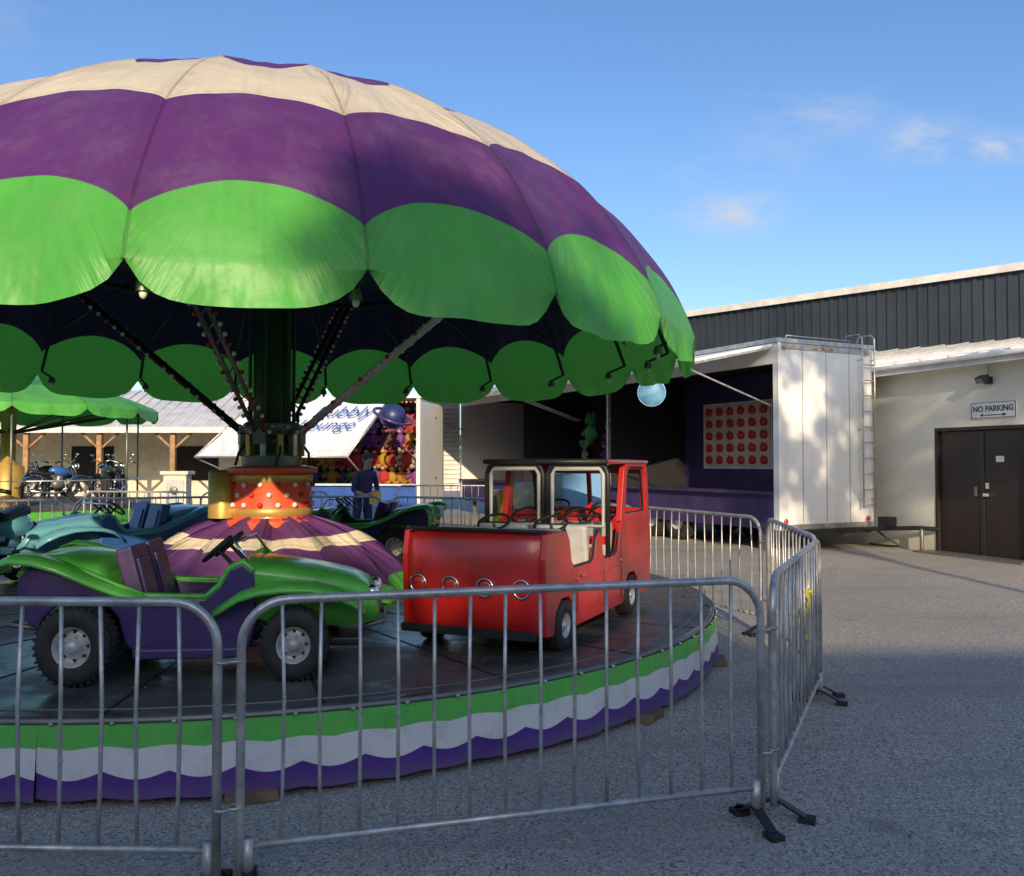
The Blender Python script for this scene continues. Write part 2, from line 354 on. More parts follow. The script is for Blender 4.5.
for ph,mm in ((80,m_white),(-6,m_steelg),(-100,m_black),(174,m_black)):
    a=pol(.22,ph,1.82); e=pol(2.25,ph,3.42); d=(e-a); L=d.length; dn=d.normalized(); sd=dn.cross(Vector((0,0,1))).normalized(); up=sd.cross(dn)
    for o in (-.045,.045): mb.tube([a+sd*o,e+sd*o],.022,mm,n=6)
    for q in range(1,16): mb.tube([a+d*(q/16)+sd*.045,a+d*((q+.6)/16)-sd*.045],.01,mm,n=4)
    nb=24
    for q in range(nb):
        p=a+d*((q+.7)/nb)
        for o in (-.07,.07):
            mb.tube([p+sd*o*.6,p+sd*o*1.0],.014,m_black,n=6); mb.ell(p+sd*o*1.2,(.02,.02,.02),m_bulbr if q%3==1 else m_bulb,n=8,m=6)
    mb.box(a+dn*.03,(.12,.12,.16),m_steelg,(0,0,R(ph)))
mb.build('lit_struts',ride)
prof2=[(.3,1.12),(.45,1.09),(.7,1.0),(.95,.86),(1.15,.7),(1.3,.52),(1.34,.46)]
m_mound=cloth('mound_vinyl',[(0,0,GREEN),(.54,.14,PURP),(.86,.10,CREAM),(.96,.06,PURP)],trans=.05,bumps=.7)
canopy('centre_cover',C,prof2,12,10,.413,.43,m_mound,ride,flare=.02,nu=12,nv=22,wr=.07,sag=.05)
# platform
m,t,b,tc=newmat('platform_deck'); P=tc.outputs['Object']
n1=t.noise(P,1.3,6,.65); n2=t.noise(P,7,6,.7)
c=t.mix(t.ramp(n1,.35,.7),(.045,.043,.043,1),(.10,.095,.09,1)); c=t.mix(t.math('MULTIPLY',t.ramp(n2,.5,.75),.6),c,(.2,.19,.17,1))
t.put(b.inputs['Base Color'],c); t.put(b.inputs['Roughness'],t.math('MULTIPLY_ADD',t.ramp(n1,.4,.62),.4,.2))
bn=t.new('ShaderNodeBump'); bn.inputs['Strength'].default_value=.3; bn.inputs['Distance'].default_value=.01; t.put(bn.inputs['Height'],t.noise(P,30,4)); t.l.new(bn.outputs[0],b.inputs['Normal'])
m_deck=m
mb=MB(); mb.T=Matrix.Translation((C[0],C[1],0))
mb.lathe([(0,ZP),(2.0,ZP),(RP-.02,ZP),(RP,ZP-.01),(RP,ZP-.04),(RP-.06,ZP-.05),(0,ZP-.05)],(0,0,0),(0,0,1),m_deck,120,smooth=False)
for k in range(24):
    a=k*15+4; p=pol(2.6,a,ZP+.001); mb.box(p,(.016,2.6,.006),m_black,(0,0,R(a)))
    for r_ in (1.6,2.2,2.8,3.4,3.8):
        for o in(-1,1): mb.ell(pol(r_,a,0)+Vector((0,0,ZP+.004))+Vector((math.cos(R(a)),math.sin(R(a)),0))*.03*o,(.008,.008,.003),m_steelg,n=6,m=4)
mb.lathe([(RP+.001,ZP-.005),(RP+.012,ZP-.003),(RP+.012,ZP-.035),(RP+.001,ZP-.04)],(0,0,0),(0,0,1),m_steelg,120)
mb.torus((0,0,ZP+.002),(0,0,1),RP-.12,.005,m_steelg,n=100,m=5)
for k in range(90):
    mb.ell(pol(RP+.03,k*4+1,ZP-.022),(.012,.012,.012),m_galv,n=6,m=4)
for k in range(16):
    a=k*22.5; p=pol(RP-.35,a,.18); mb.box(p,(.1,.5,.3),m_steelg,(0,0,R(a)))
mb.build('platform',ride)
mb=MB(); mb.T=Matrix.Translation((C[0],C[1],0))
for a in (-21,14,50,-45,75,100,-80):
    mb.box(pol(RP+.0,a,.024),(.24,.2,.044),m_wood,(0,0,R(a+8))); mb.box(pol(RP-.16,a+1,.07),(.3,.2,.044),m_wood,(0,0,R(a-5)))
mb.build('wooden_blocking',ride,bevel=.004)
# skirt
m,t,b,tc=newmat('skirt_vinyl'); sep=t.new('ShaderNodeSeparateXYZ'); t.l.new(tc.outputs['UV'],sep.inputs[0]); u,z=sep.outputs[0],sep.outputs[1]
wv=t.math('ABSOLUTE',t.math('SINE',t.math('MULTIPLY',u,math.pi/.30)))
th1=t.math('MULTIPLY_ADD',wv,-.03,.165); wv2=t.math('ABSOLUTE',t.math('SINE',t.math('MULTIPLY_ADD',u,math.pi/.30,1.57)))
th2=t.math('MULTIPLY_ADD',wv2,.012,.268)
col=t.mix(t.math('GREATER_THAN',z,th1),(.09,.03,.24,1),(.70,.70,.69,1)); col=t.mix(t.math('GREATER_THAN',z,th2),col,(.12,.52,.09,1))
mp=t.new('ShaderNodeMapping'); mp.inputs['Scale'].default_value=(2.2,2,1); t.l.new(tc.outputs['UV'],mp.inputs[0])
n=t.noise(mp.outputs[0],2.5,7,.7); col=t.mix(t.math('MULTIPLY',t.ramp(n,.45,.75),.4),col,t.mix(1,col,(.45,.43,.4,1),'MULTIPLY'))
low=t.ramp(z,.14,0.03); n6=t.noise(tc.outputs['UV'],6,5); col=t.mix(t.math('MULTIPLY',t.math('MULTIPLY',low,n6),.7),col,(.2,.18,.16,1))
t.put(b.inputs['Base Color'],col); b.inputs['Roughness'].default_value=.42
bn=t.new('ShaderNodeBump'); bn.inputs['Strength'].default_value=.5; bn.inputs['Distance'].default_value=.03
mp2=t.new('ShaderNodeMapping'); mp2.inputs['Scale'].default_value=(2.6,1.6,1); t.l.new(tc.outputs['UV'],mp2.inputs[0]); t.put(bn.inputs['Height'],t.noise(mp2.outputs[0],2.4,3)); t.l.new(bn.outputs[0],b.inputs['Normal'])
m_skirt=m
NS=720; vs=[];fs=[];uv=[]
for j in range(9):
    zz=ZP-.03-(ZP-.075)*j/8
    for i in range(NS+1):
        a=2*math.pi*i/NS; arc=a*RP; k=j/8
        rr_=RP+.018+k*(.015+.022*noise.noise(Vector((arc*1.6,k*.6,2)))+.007*math.sin(arc*9+math.sin(arc*2.3)*2))
        zb=zz+(-.012*abs(math.sin(arc*math.pi/.3)))*k+.012*noise.noise(Vector((arc*1.1,4,0)))*k
        vs.append((C[0]+rr_*math.sin(a),C[1]-rr_*math.cos(a),zb)); uv.append((arc,zz))
for j in range(8):
    for i in range(NS):
        q=j*(NS+1)+i; fs.append((q,q+1,q+NS+2,q+NS+1))
me=bpy.data.meshes.new('skirt'); me.from_pydata(vs,[],fs); me.materials.append(m_skirt); me.polygons.foreach_set('use_smooth',[True]*len(fs))
ul=me.uv_layers.new(name='UVMap')
for lp in me.loops: ul.data[lp.index].uv=uv[lp.vertex_index]
o=bpy.data.objects.new('skirt',me); coll(o); o.parent=ride; o.matrix_parent_inverse=basis(ride).inverted()

# ------------------------------------------------------------------ vehicles
def vroot(name,r,ph,head=None,z=ZP,cc=C):
    p=Vector((cc[0]+r*math.sin(R(ph)),cc[1]-r*math.cos(R(ph)),z))
    e=root(name,p,R(ph if head is None else head)); return e,basis(e)
def sq_ring(x,hw,zt,zb,crown=.02,n=8,rad=.05):
    pts=[(x,hw,zb),(x,hw,zt-rad)]
    for k in range(1,4): a=math.pi/2*k/4; pts.append((x,hw-rad+rad*math.cos(a),zt-rad+rad*math.sin(a)))
    for k in range(n+1):
        y=(hw-rad)*(1-2*k/n); pts.append((x,y,zt+crown*(1-(y/hw)**2)))
    for k in range(1,4): a=math.pi/2*(1-k/4); pts.append((x,-(hw-rad+rad*math.cos(a)),zt-rad+rad*math.sin(a)))
    pts+=[(x,-hw,zt-rad),(x,-hw,zb),(x,0,zb-.005)]
    return pts
def buggy(name,r,ph,body,tub,seat,head=None,s=1.0):
    e,M=vroot(name,r,ph,head); M=M@Matrix.Diagonal((s,1,1,1))
    mb=MB(); mb.T=M
    rows=[sq_ring(*a) for a in ((.26,.345,.615,.36,.02),(.30,.345,.62,.34,.02),(.45,.335,.60,.3,.022),(.7,.31,.565,.27,.022),(.92,.28,.52,.26,.02),(1.02,.26,.48,.27,.018),(1.08,.23,.42,.28,.015),(1.10,.2,.37,.29,.01))]
    mb.grid(rows,body,closed=True,caps=True)
    rows=[sq_ring(*a) for a in ((-.50,.35,.58,.42,.01),(-.56,.355,.62,.40,.02),(-.75,.36,.66,.38,.025),(-.9,.35,.67,.4,.02),(-.97,.33,.63,.42,.015),(-1.0,.30,.56,.44,.01))]
    mb.grid(rows,body,closed=True,caps=True)
    for path in ([(-1.04,.60),(-1.05,.66),(-.98,.685),(-.86,.675),(-.72,.635),(-.56,.56),(-.42,.50),(-.25,.445),(-.05,.435),(.1,.44)],
                 [(.12,.36),(.2,.41),(.3,.47),(.42,.505),(.56,.52),(.72,.515),(.86,.48),(.96,.43),(1.03,.36)]):
        for sd in (-1,1):
            rows=[]
            for i,(x,z) in enumerate(path):
                f=math.sin(math.pi*min(1,max(0,i/(len(path)-1))))**.5
                wo=.35+.20*max(.25,f) if path[0][0]>0 else .35+.15*(1 if i<5 else max(.12,1-(i-4)*.2))
                rows.append([(x,sd*.33,z+.01),(x,sd*(.33+(wo-.33)*.5),z+.014),(x,sd*(wo-.02),z+.004),(x,sd*wo,z-.015),(x,sd*wo,z-.035),(x,sd*(wo-.012),z-.035),(x,sd*(wo-.03),z-.012),(x,sd*.33,z-.008)])
            mb.grid(rows,body,closed=True,caps=True)
    mb.build('body_shell',e)
    mb=MB(); mb.T=M
    side=[(-.98,.36),(-.99,.56),(-.9,.66),(-.6,.58),(-.42,.5),(-.28,.45),(.08,.44),(.16,.5),(.22,.6),(.3,.63),(.36,.58),(.38,.3),(.33,.14),(-.3,.12),(-.38,.2),(-.42,.34),(-.5,.43),(-.62,.46),(-.75,.43),(-.85,.33),(-.87,.28)]
    for sd in (-1,1):
        mb.prism(side,sd*.372,sd*.338,tub)
        rim=[(p[0],sd*.355,p[1]+.005) for p in side[1:11]]
        mb.tube(rim,.02,body,n=8)
        mb.bx(-.32,.32,sd*.43,sd*.374,.12,.18,tub)
    mb.bx(-.9,1.0,-.3,.3,.15,.2,m_black)
    mb.bx(.30,.34,-.33,.33,.2,.6,tub)
    for sy in (-.165,.165):
        mb.box((-.14,sy,.32),(.36,.28,.13),seat,(0,R(-6),0))
        mb.box((-.37,sy,.53),(.10,.28,.38),seat,(0,R(-16),0))
        mb.box((-.315,sy,.52),(.03,.2,.28),seat,(0,R(-16),0))
    mb.build('tub_and_seats',e,bevel=.025,seg=3)
    mb=MB(); mb.T=M
    for sd in (-1,1):
        mb.wheel((-.62,sd*.44,.215),.215,.19,m_tire,m_rim,sd,m_chrome); mb.wheel((.62,sd*.44,.2),.2,.16,m_tire,m_rim,sd,m_chrome)
        mb.ell((1.06,sd*.17,.43),(.04,.048,.048),m_chrome,n=14); mb.ell((1.085,sd*.17,.43),(.022,.04,.04),m_head,n=14)
        mb.ell((-1.0,sd*.22,.5),(.02,.03,.03),m_bulbr,n=10,m=6)
        c_=Vector((.10,sd*.16,.69)); ax=Vector((-.65,0,.76)); mb.torus(c_,ax,.105,.011,m_black,n=24,m=6)
        mb.tube([c_,(.3,sd*.16,.5)],.012,m_black)
        u_=Vector((.76,0,.65)).normalized()
        for k in range(3):
            a=k*2.09+.5; mb.tube([c_,c_+(u_*math.cos(a)+Vector((0,1,0))*math.sin(a))*.1],.007,m_chrome,n=5)
    mb.tube([(-.62,-.4,.21),(-.62,.4,.21)],.025,m_black); mb.tube([(.62,-.4,.2),(.62,.4,.2)],.022,m_black)
    mb.tube([(.33,-.31,.62),(.24,-.31,.74),(.24,.31,.74),(.33,.31,.62)],.009,m_chrome)
    mb.tube([(1.0,-.22,.24),(1.13,-.2,.27),(1.13,.2,.27),(1.0,.22,.24)],.014,m_steelg)
    mb.tube([(-.9,-.3,.28),(-1.08,-.28,.3),(-1.08,.28,.3),(-.9,.3,.28)],.014,m_steelg)
    mb.ell((-.86,0,.3),(.12,.16,.1),m_steelg); mb.tube([(-.9,.1,.25),(-1.0,.12,.3),(-1.1,.12,.36)],.018,m_chrome)
    mb.build('wheels_and_trim',e)
    return e
buggy('dune_buggy',2.86,8,m_greenp,m_purpp,m_seatd,head=6,s=.92)
buggy('dune_buggy',2.75,-128,m_turq,m_bluep,m_bluep)
buggy('dune_buggy',2.7,174,m_greenp,m_purpp,m_seatd)

def van():
    hd=math.degrees(math.atan2(.91,.416))
    e=root('toy_van',(.2-.455,5.3+.21,ZP),R(hd)); M=basis(e)
    W=.5
    mb=MB(); mb.T=M
    low=[(.02,.13),(.14,.12),(.18,.26),(.27,.33),(.40,.33),(.49,.26),(.53,.12),(1.55,.12),(1.6,.26),(1.69,.33),(1.84,.33),(1.93,.26),(1.98,.12),(2.28,.14),(2.31,.5),(2.27,.74),(1.52,.74),(1.47,.66),(1.43,.53),(1.36,.50),(1.12,.50),(1.08,.54),(1.05,.66),(1.0,.7),(.94,.66),(.9,.53),(.84,.50),(.5,.50),(.45,.55),(.42,.68),(.36,.75),(.03,.75),(0,.6)]
    for sd in (-1,1): mb.prism(low,sd*W,sd*(W-.035),m_redv)
    rows=[]
    for z,x in ((.13,.03),(.2,-.015),(.4,-.045),(.58,-.04),(.7,-.02),(.74,.0),(.755,.03),(.758,.06)):
        rows.append([(x+.10*(abs(y)/W)**6,y,z) for y in [(-W+.003)+(2*W-.006)*k/16 for k in range(17)]])
    mb.grid(rows,m_redv)
    mb.bx(.09,.13,-W+.036,W-.036,.14,.745,m_redv)
    mb.bx(2.24,2.3,-W+.036,W-.036,.13,.74,m_redv)
    mb.bx(.14,2.24,-W+.036,W-.036,.13,.17,m_black)
    mb.box((.24,0,.735),(.26,2*W-.08,.03),m_redv)
    for sd in (-1,1):
        y0,y1=sd*W,sd*(W-.045)
        mb.prism([(1.50,.742),(1.60,.742),(1.66,1.08),(1.69,1.13),(1.74,1.15),(1.74,1.19),(1.64,1.19),(1.59,1.14)],y0,y1,m_redv)
        mb.prism([(2.18,.742),(2.28,.742),(2.22,1.14),(2.18,1.19),(2.07,1.19),(2.07,1.15),(2.11,1.13),(2.14,1.08)],y0,y1,m_redv)
        mb.bx(1.737,2.073,y0,y1,1.152,1.19,m_redv); mb.bx(1.602,2.178,y0,y1,.742,.79,m_redv)
        mb.tube([(1.64,sd*(W-.02),.795),(1.70,sd*(W-.02),1.09),(1.75,sd*(W-.02),1.14),(2.06,sd*(W-.02),1.14),(2.11,sd*(W-.02),1.09),(2.16,sd*(W-.02),.795)],.010,m_black,n=6,closed=True)
    mb.box((2.22,0,.78),(.05,.9,.06),m_redv); mb.box((2.17,0,1.13),(.05,.9,.07),m_redv); mb.box((2.2,0,.95),(.035,.035,.34),m_redv,(0,R(-8),0))
    mb.build('body_panels',e,bevel=.014,seg=3)
    mb=MB(); mb.T=M
    xh=1.22
    for ya,yb in ((-.49,-.02),(.02,.49)):
        mb.tube([(xh,ya,.5),(xh,ya,1.10),(xh,ya+.02,1.15),(xh,ya+.06,1.175),(xh,yb-.06,1.175),(xh,yb-.02,1.15),(xh,yb,1.10),(xh,yb,.5)],.019,m_black,n=8)
        mb.tube([(xh,ya+.035,.72),(xh,ya+.035,1.10),(xh,ya+.06,1.14),(xh,yb-.06,1.14),(xh,yb-.035,1.10),(xh,yb-.035,.72)],.017,m_seat,n=6,closed=True)
    mb.box((xh,0,.62),(.04,.94,.06),m_redv)
    rows=[]
    for x in [1.19,1.22,1.3,1.5,1.8,2.05,2.18,2.22,2.24]:
        ex=min(1,max(0.0,min(x-1.18,2.25-x)/.07))
        rows.append([(x,y*(.98+.02*ex),1.192+.022*ex**.5*(1-(abs(y)/.515)**6)) for y in [-.51+1.02*k/16 for k in range(17)]])
    mb.grid(rows,m_black)
    mb.bx(1.2,2.23,-.495,.495,1.180,1.19,m_seat)
    mb.tube([(1.2,-.50,1.19),(2.2,-.50,1.19),(2.24,-.46,1.19),(2.24,.46,1.19),(2.2,.50,1.19),(1.2,.50,1.19)],.014,m_redv,closed=True)
    mb.tube([(1.185,-.5,1.192),(1.185,.5,1.192)],.018,m_black,n=8)
    mb.build('roof_and_hoops',e)
    mb=MB(); mb.T=M
    for x in (.5,1.0):
        for sy in (-.23,.23):
            mb.box((x+.18,sy,.36),(.36,.4,.1),m_seat,(0,R(-5),0)); mb.box((x-.03,sy,.58),(.08,.4,.34),m_seat,(0,R(-10),0))
            mb.box((x+.18,sy,.24),(.3,.36,.16),m_black)
    mb.box((1.78,0,.36),(.34,.8,.1),m_seat); mb.box((1.6,0,.56),(.07,.8,.34),m_seat,(0,R(-8),0))
    mb.build('seats',e,bevel=.025,seg=3)
    mb=MB(); mb.T=M
    for sd in (-1,1):
        mb.wheel((.335,sd*.45,.155),.155,.12,m_tire,m_rim,sd,m_chrome); mb.wheel((1.765,sd*.45,.155),.155,.12,m_tire,m_rim,sd,m_chrome)
        mb.tube([(.03,sd*(W+.004),.42),(2.28,sd*(W+.004),.42)],.005,m_redv,n=6)
        mb.tube([(x,sd*(W-.015),z+.006) for x,z in low[17:31]],.012,m_black,n=6)
        mb.tube([(.55,sd*(W+.002),.20),(.55,sd*(W+.002),.48)],.004,m_black,n=5); mb.tube([(1.1,sd*(W+.002),.16),(1.1,sd*(W+.002),.48)],.004,m_black,n=5); mb.tube([(1.5,sd*(W+.002),.16),(1.5,sd*(W+.002),.7)],.004,m_black,n=5)
        mb.box((1.44,sd*(W+.012),.46),(.06,.02,.015),m_chrome); mb.box((.62,sd*(W+.012),.44),(.06,.02,.015),m_chrome)
        mb.ell((2.31,sd*.33,.45),(.03,.08,.08),m_chrome,n=14); mb.ell((2.33,sd*.33,.45),(.025,.065,.065),m_head,n=14)
    for y in (-.36,-.12,.12,.36):
        xx=-.052+.10*(abs(y)/W)**6
        mb.torus((xx,y,.42),(1,0,0),.055,.008,m_chrome,n=24,m=8); mb.ell((xx+.004,y,.42),(.012,.046,.046),m_redv,n=16)
    mb.bx(-.075,-.035,-.46,.46,.12,.17,m_black); mb.bx(2.31,2.36,-.46,.46,.12,.19,m_chrome)
    mb.tube([(.05,-.485,.765),(.0,-.44,.768),(-.01,0,.77),(.0,.44,.768),(.05,.485,.765)],.012,m_black,n=6)
    for sx_,z in ((.78,.76),(1.36,.78),(1.98,.82)):
        for sy in (-.22,.22):
            c_=Vector((sx_,sy,z)); mb.torus(c_,(-.45,0,.9),.115,.011,m_black,n=20,m=6)
            mb.tube([c_,c_+Vector((.13,0,-.22))],.013,m_chrome,n=6)
            mb.tube([c_+Vector((0,-.11,0)),c_+Vector((0,.11,0))],.007,m_black,n=5)
    mb.tube([(.335,-.4,.155),(.335,.4,.155)],.02,m_black); mb.tube([(1.765,-.4,.155),(1.765,.4,.155)],.02,m_black)
    mb.build('wheels_and_trim',e,bevel=.004)
van()

def truck(name,r,ph):
    e,M=vroot(name,r,ph); mb=MB(); mb.T=M
    mb.bx(-.8,.8,-.35,.35,.16,.24,m_black)
    mb.prism([(.2,.24),(.2,.62),(.28,.9),(.52,.9),(.6,.62),(.9,.56),(.94,.24)],-.36,.36,m_yell)
    mb.prism([(.3,.62),(.34,.85),(.48,.85),(.53,.62)],-.364,.364,m_black)
    mb.bx(-.85,.1,-.38,.38,.26,.68,m_yell)
    mb.bx(-.7,-.3,-.34,.1,.69,1.08,m_lblue); mb.bx(-.28,.05,-.3,.3,.69,.98,m_white)
    mb.build('body',e,bevel=.025,seg=3); mb=MB(); mb.T=M
    for x in (-.5,.6):
        for sd in (-1,1): mb.wheel((x,sd*.38,.18),.18,.12,m_tire,m_rim,sd)
    for sd in(-1,1): mb.ell((.94,sd*.24,.45),(.03,.06,.06),m_head)
    mb.box((.95,0,.22),(.05,.7,.07),m_chrome); mb.torus((.2,.15,.7),(-.6,0,.8),.09,.01,m_black)
    mb.build('wheels_and_trim',e)
truck('toy_truck',2.7,112)

def bike(name,pos,z,head,paint,seat,s=1.0,fairing=False,stand=True):
    e=root(name,(pos[0],pos[1],z),R(head)); M=basis(e)@Matrix.Scale(s,4); mb=MB(); mb.T=M
    for x in (-.42,.45):
        mb.torus((x,0,.26),(0,1,0),.215,.045,m_tire,n=28,m=8); mb.torus((x,0,.26),(0,1,0),.165,.014,m_chrome,n=24,m=6)
        mb.lathe([(.0,-.05),(.04,-.05),(.04,.05),(0,.05)],(x,0,.26),(0,1,0),m_chrome,12)
        for k in range(12):
            a=k*math.pi/6; mb.tube([(x,.02*(-1)**k,.26),(x+.165*math.cos(a),0,.26+.165*math.sin(a))],.004,m_chrome,n=4)
    for sd in (-.07,.07):
        mb.tube([(.45,sd,.26),(.3,sd,.66),(.26,sd,.76)],.017,m_chrome); mb.tube([(-.42,sd,.26),(-.05,sd,.28),(.1,sd,.3)],.016,m_black); mb.tube([(-.36,sd*1.2,.3),(-.28,sd*1.2,.54)],.018,m_chrome)
    mb.tube([(.26,0,.72),(.08,0,.34),(-.14,0,.3),(-.25,0,.52),(.22,0,.64)],.02,m_black)
    mb.tube([(.18,-.3,.8),(.24,-.2,.84),(.27,0,.78),(.24,.2,.84),(.18,.3,.8)],.013,m_chrome)
    for sd in (-1,1): mb.tube([(.19,sd*.28,.806),(.14,sd*.34,.785)],.019,m_black); mb.tube([(.24,sd*.2,.84),(.27,sd*.24,.93)],.005,m_chrome,n=5); mb.ell((.27,sd*.25,.95),(.012,.05,.03),m_chrome)
    mb.ell((.06,0,.62),(.2,.105,.1),paint,(0,R(8),0),n=16,m=10)
    rows=[]
    for x,hw,zt in ((-.52,.05,.6),(-.46,.08,.62),(-.3,.1,.58),(-.15,.1,.56),(-.06,.07,.6)):
        rows.append([(x,hw*math.cos(a),zt+(.05 if math.sin(a)>0 else .035)*math.sin(a)) for a in [2*math.pi*k/12 for k in range(12)]])
    mb.grid(rows,seat,closed=True,caps=True)
    for x,a0,a1 in ((-.42,20,150),(.45,30,150)):
        rows=[[(x+math.cos(R(a))*.275,y,.26+math.sin(R(a))*.275+.015*(1-(y/.06)**2)) for y in (-.06,-.03,0,.03,.06)] for a in range(a0,a1,10)]
        mb.grid(rows,paint)
    mb.ell((.02,0,.38),(.12,.09,.1),m_steelg); mb.lathe([(.07,0),(.075,.02),(.07,.04),(.075,.06),(.07,.08),(.075,.1),(.05,.14)],(.04,0,.42),(.2,0,1),m_steelg,14)
    mb.tube([(.1,-.09,.42),(.16,-.1,.28),(-.05,-.11,.2),(-.5,-.12,.26)],[.015,.017,.02,.03],m_chrome)
    mb.ell((.36,0,.72),(.05,.07,.07),m_chrome,n=14); mb.ell((.4,0,.72),(.02,.058,.058),m_head,n=14)
    if fairing:
        rows=[]
        for k in range(9):
            a=-1.3+2.6*k/8; rows.append([(.4*math.cos(a)*(.9-.25*j)+.06,.17*math.sin(a)*(1.1-.2*j),.5+.22*j) for j in range(3)])
        mb.grid(rows,paint)
        mb.bx(-.2,.12,-.1,.1,.26,.32,paint); mb.ell((-.34,0,.48),(.22,.13,.12),paint,n=14)
    if stand: mb.tube([(0,0,.3),(0,0,0)],.03,m_steelg)
    mb.build('frame_and_wheels',e)
p=Vector((C[0]+2.85*math.sin(R(-97)),C[1]-2.85*math.cos(R(-97)),0))
bike('toy_motorcycle',(p.x,p.y),ZP,-97,m_turq,m_black,1.15,True)
p=Vector((C[0]+2.95*math.sin(R(-72)),C[1]-2.95*math.cos(R(-72)),0))
bike('toy_motorcycle',(p.x,p.y),ZP,-72,m_orange,m_black,1.1,True)

# ------------------------------------------------------------------ barriers
def barrier(p0,p1,name='crowd_barrier',z0=0):
    p0=Vector((p0[0],p0[1],0)); p1=Vector((p1[0],p1[1],0)); d=p1-p0; L=d.length; e=root(name,(p0.x,p0.y,z0),math.atan2(d.y,d.x)); M=basis(e)
    mb=MB(); mb.T=M; H=1.08; rc=.17; x0,x1=.03,L-.03
    pts=[(x0,0,.06)]+[(x0,0,.17),(x0,0,H-rc)]
    for k in range(1,8): a=math.pi-math.pi/2*k/8; pts.append((x0+rc+rc*math.cos(a),0,H-rc+rc*math.sin(a)))
    pts.append((x0+rc,0,H)); pts.append((x1-rc,0,H))
    for k in range(1,8): a=math.pi/2-math.pi/2*k/8; pts.append((x1-rc+rc*math.cos(a),0,H-rc+rc*math.sin(a)))
    pts+=[(x1,0,H-rc),(x1,0,.06)]
    mb.tube(pts,.0175,m_galv,n=10)
    mb.tube([(x0,0,.17),(x1,0,.17)],.015,m_galv,n=8)
    n=int(round(L/.155))
    for k in range(1,n):
        x=x0+(x1-x0)*k/n; zt=H
        dd=min(x-x0,x1-x)
        if dd<rc: zt=H-rc+math.sqrt(rc*rc-(rc-dd)**2)
        bend=random.uniform(-.012,.012)
        mb.tube([(x,0,.17),(x+bend*.6,bend*.5,.4),(x+bend,bend*.8,.7),(x,0,zt)],.0078,m_galv,n=6)
    for x in (x0,x1):
        s_=1 if x==x0 else -1
        xx=x+s_*.03
        mb.tube([(xx,0,.2),(xx,0,.05)],.022,m_galv,n=8)
        for sd in (-1,1):
            mb.box((xx,sd*.065,.055),(.045,.15,.01),m_black,(R(-26)*sd,0,0))
            mb.box((xx,sd*.14,.012),(.065,.07,.022),m_rubber)
        mb.torus((x-s_*.02,0,.32),(0,0,1),.025,.006,m_galv,n=12,m=5); mb.torus((x-s_*.02,0,.86),(0,0,1),.025,.006,m_galv,n=12,m=5)
    mb.build('frame_and_bars',e)
    return e
barrier((-3.34,3.36),(-1.06,3.28)); barrier((-1.04,3.30),(1.13,3.93)); barrier((1.16,3.96),(2.07,5.95))
barrier((2.08,6.0),(2.36,8.15)); barrier((2.33,8.2),(1.5,10.2)); barrier((1.45,10.25),(.3,12.2)); barrier((.25,12.2),(-1.85,13.2))
barrier((-1.9,13.2),(-4.1,13.25)); barrier((-4.15,13.2),(-6.2,12.4)); barrier((-6.25,12.35),(-7.7,10.7)); barrier((-3.4,3.4),(-5.4,4.3))
barrier((-2.6,19.6),(-.4,19.3)); barrier((-7.6,15.6),(-5.5,15.2)); barrier((-5.4,15.2),(-3.2,15.6))
e=root('caution_tape',(1.75,5.2,.8)); mb=MB()
for k in range(3):
    x,y=1.70+.02*k,5.14+.02*k
    mb.grid([[(x+.02*math.sin(j*1.3+k)-.02*k,y+.02*math.cos(j*1.7+k),.84-.04*j*(1+.2*k)),(x+.022+.02*math.sin(j*1.1+k)-.02*k,y+.02,.845-.04*j*(1+.2*k))] for j in range(6)],m_tape)
mb.torus((1.735,5.2,.84),(0,0,1),.024,.012,m_tape,n=12); mb.build('ribbon',e)

# ------------------------------------------------------------------ booth trailer
m,t,b,tc=newmat('trailer_white_panel'); P=tc.outputs['Object']
n=t.noise(P,1.2,6,.7); mp=t.new('ShaderNodeMapping'); mp.inputs['Scale'].default_value=(5,5,.35); t.l.new(P,mp.inputs[0]); n2=t.noise(mp.outputs[0],1.5,6,.7)
c=t.mix(t.math('MULTIPLY',t.ramp(n2,.5,.75),.25),(.80,.80,.78,1),(.5,.47,.42,1)); c=t.mix(t.math('MULTIPLY',t.ramp(n,.5,.7),.15),c,(.6,.6,.58,1))
t.put(b.inputs['Base Color'],c); b.inputs['Roughness'].default_value=.42; m_tr=m
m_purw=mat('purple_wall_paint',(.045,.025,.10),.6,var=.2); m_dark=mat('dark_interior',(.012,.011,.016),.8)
m_apple=mat('apple_red',(.6,.025,.02),.4); m_leafg=mat('apple_leaf',(.05,.25,.04),.5); m_board=mat('board_orange',(.75,.5,.38),.6)
TO=(4.69,15.5); TM=frame(TO,(-.457,.889)); tr=root('game_booth_trailer',(TO[0],TO[1],0),math.atan2(.889,-.457)); TL=13.8; TW=2.35
mb=MB(); mb.T=TM
mb.bx(0,.12,-TW,0,.4,3.72,m_tr)
for k in range(1,4): mb.bx(-.006,0,-TW*k/4-.01,-TW*k/4+.01,.45,3.6,m_galv)
for z in (.44,3.66): mb.bx(-.02,.0,-TW,0,z-.05,z+.05,m_galv)
for y in (-.03,-TW+.03): mb.bx(-.022,0,y-.035,y+.035,.4,3.74,m_tr)
mb.bx(TL-.12,TL,-TW,0,.4,3.72,m_tr); mb.bx(.12,TL-.12,-TW,-TW+.1,.4,3.72,m_tr)
mb.bx(-.03,TL+.03,-TW-.03,.04,3.72,3.80,m_galv)
mb.bx(.12,TL-.12,-.08,0,3.35,3.718,m_tr)
mb.bx(.12,TL-.12,-TW+.1,0,.4,.95,m_purw); mb.bx(.12,TL-.12,-.4,.12,1.02,1.07,m_purw)
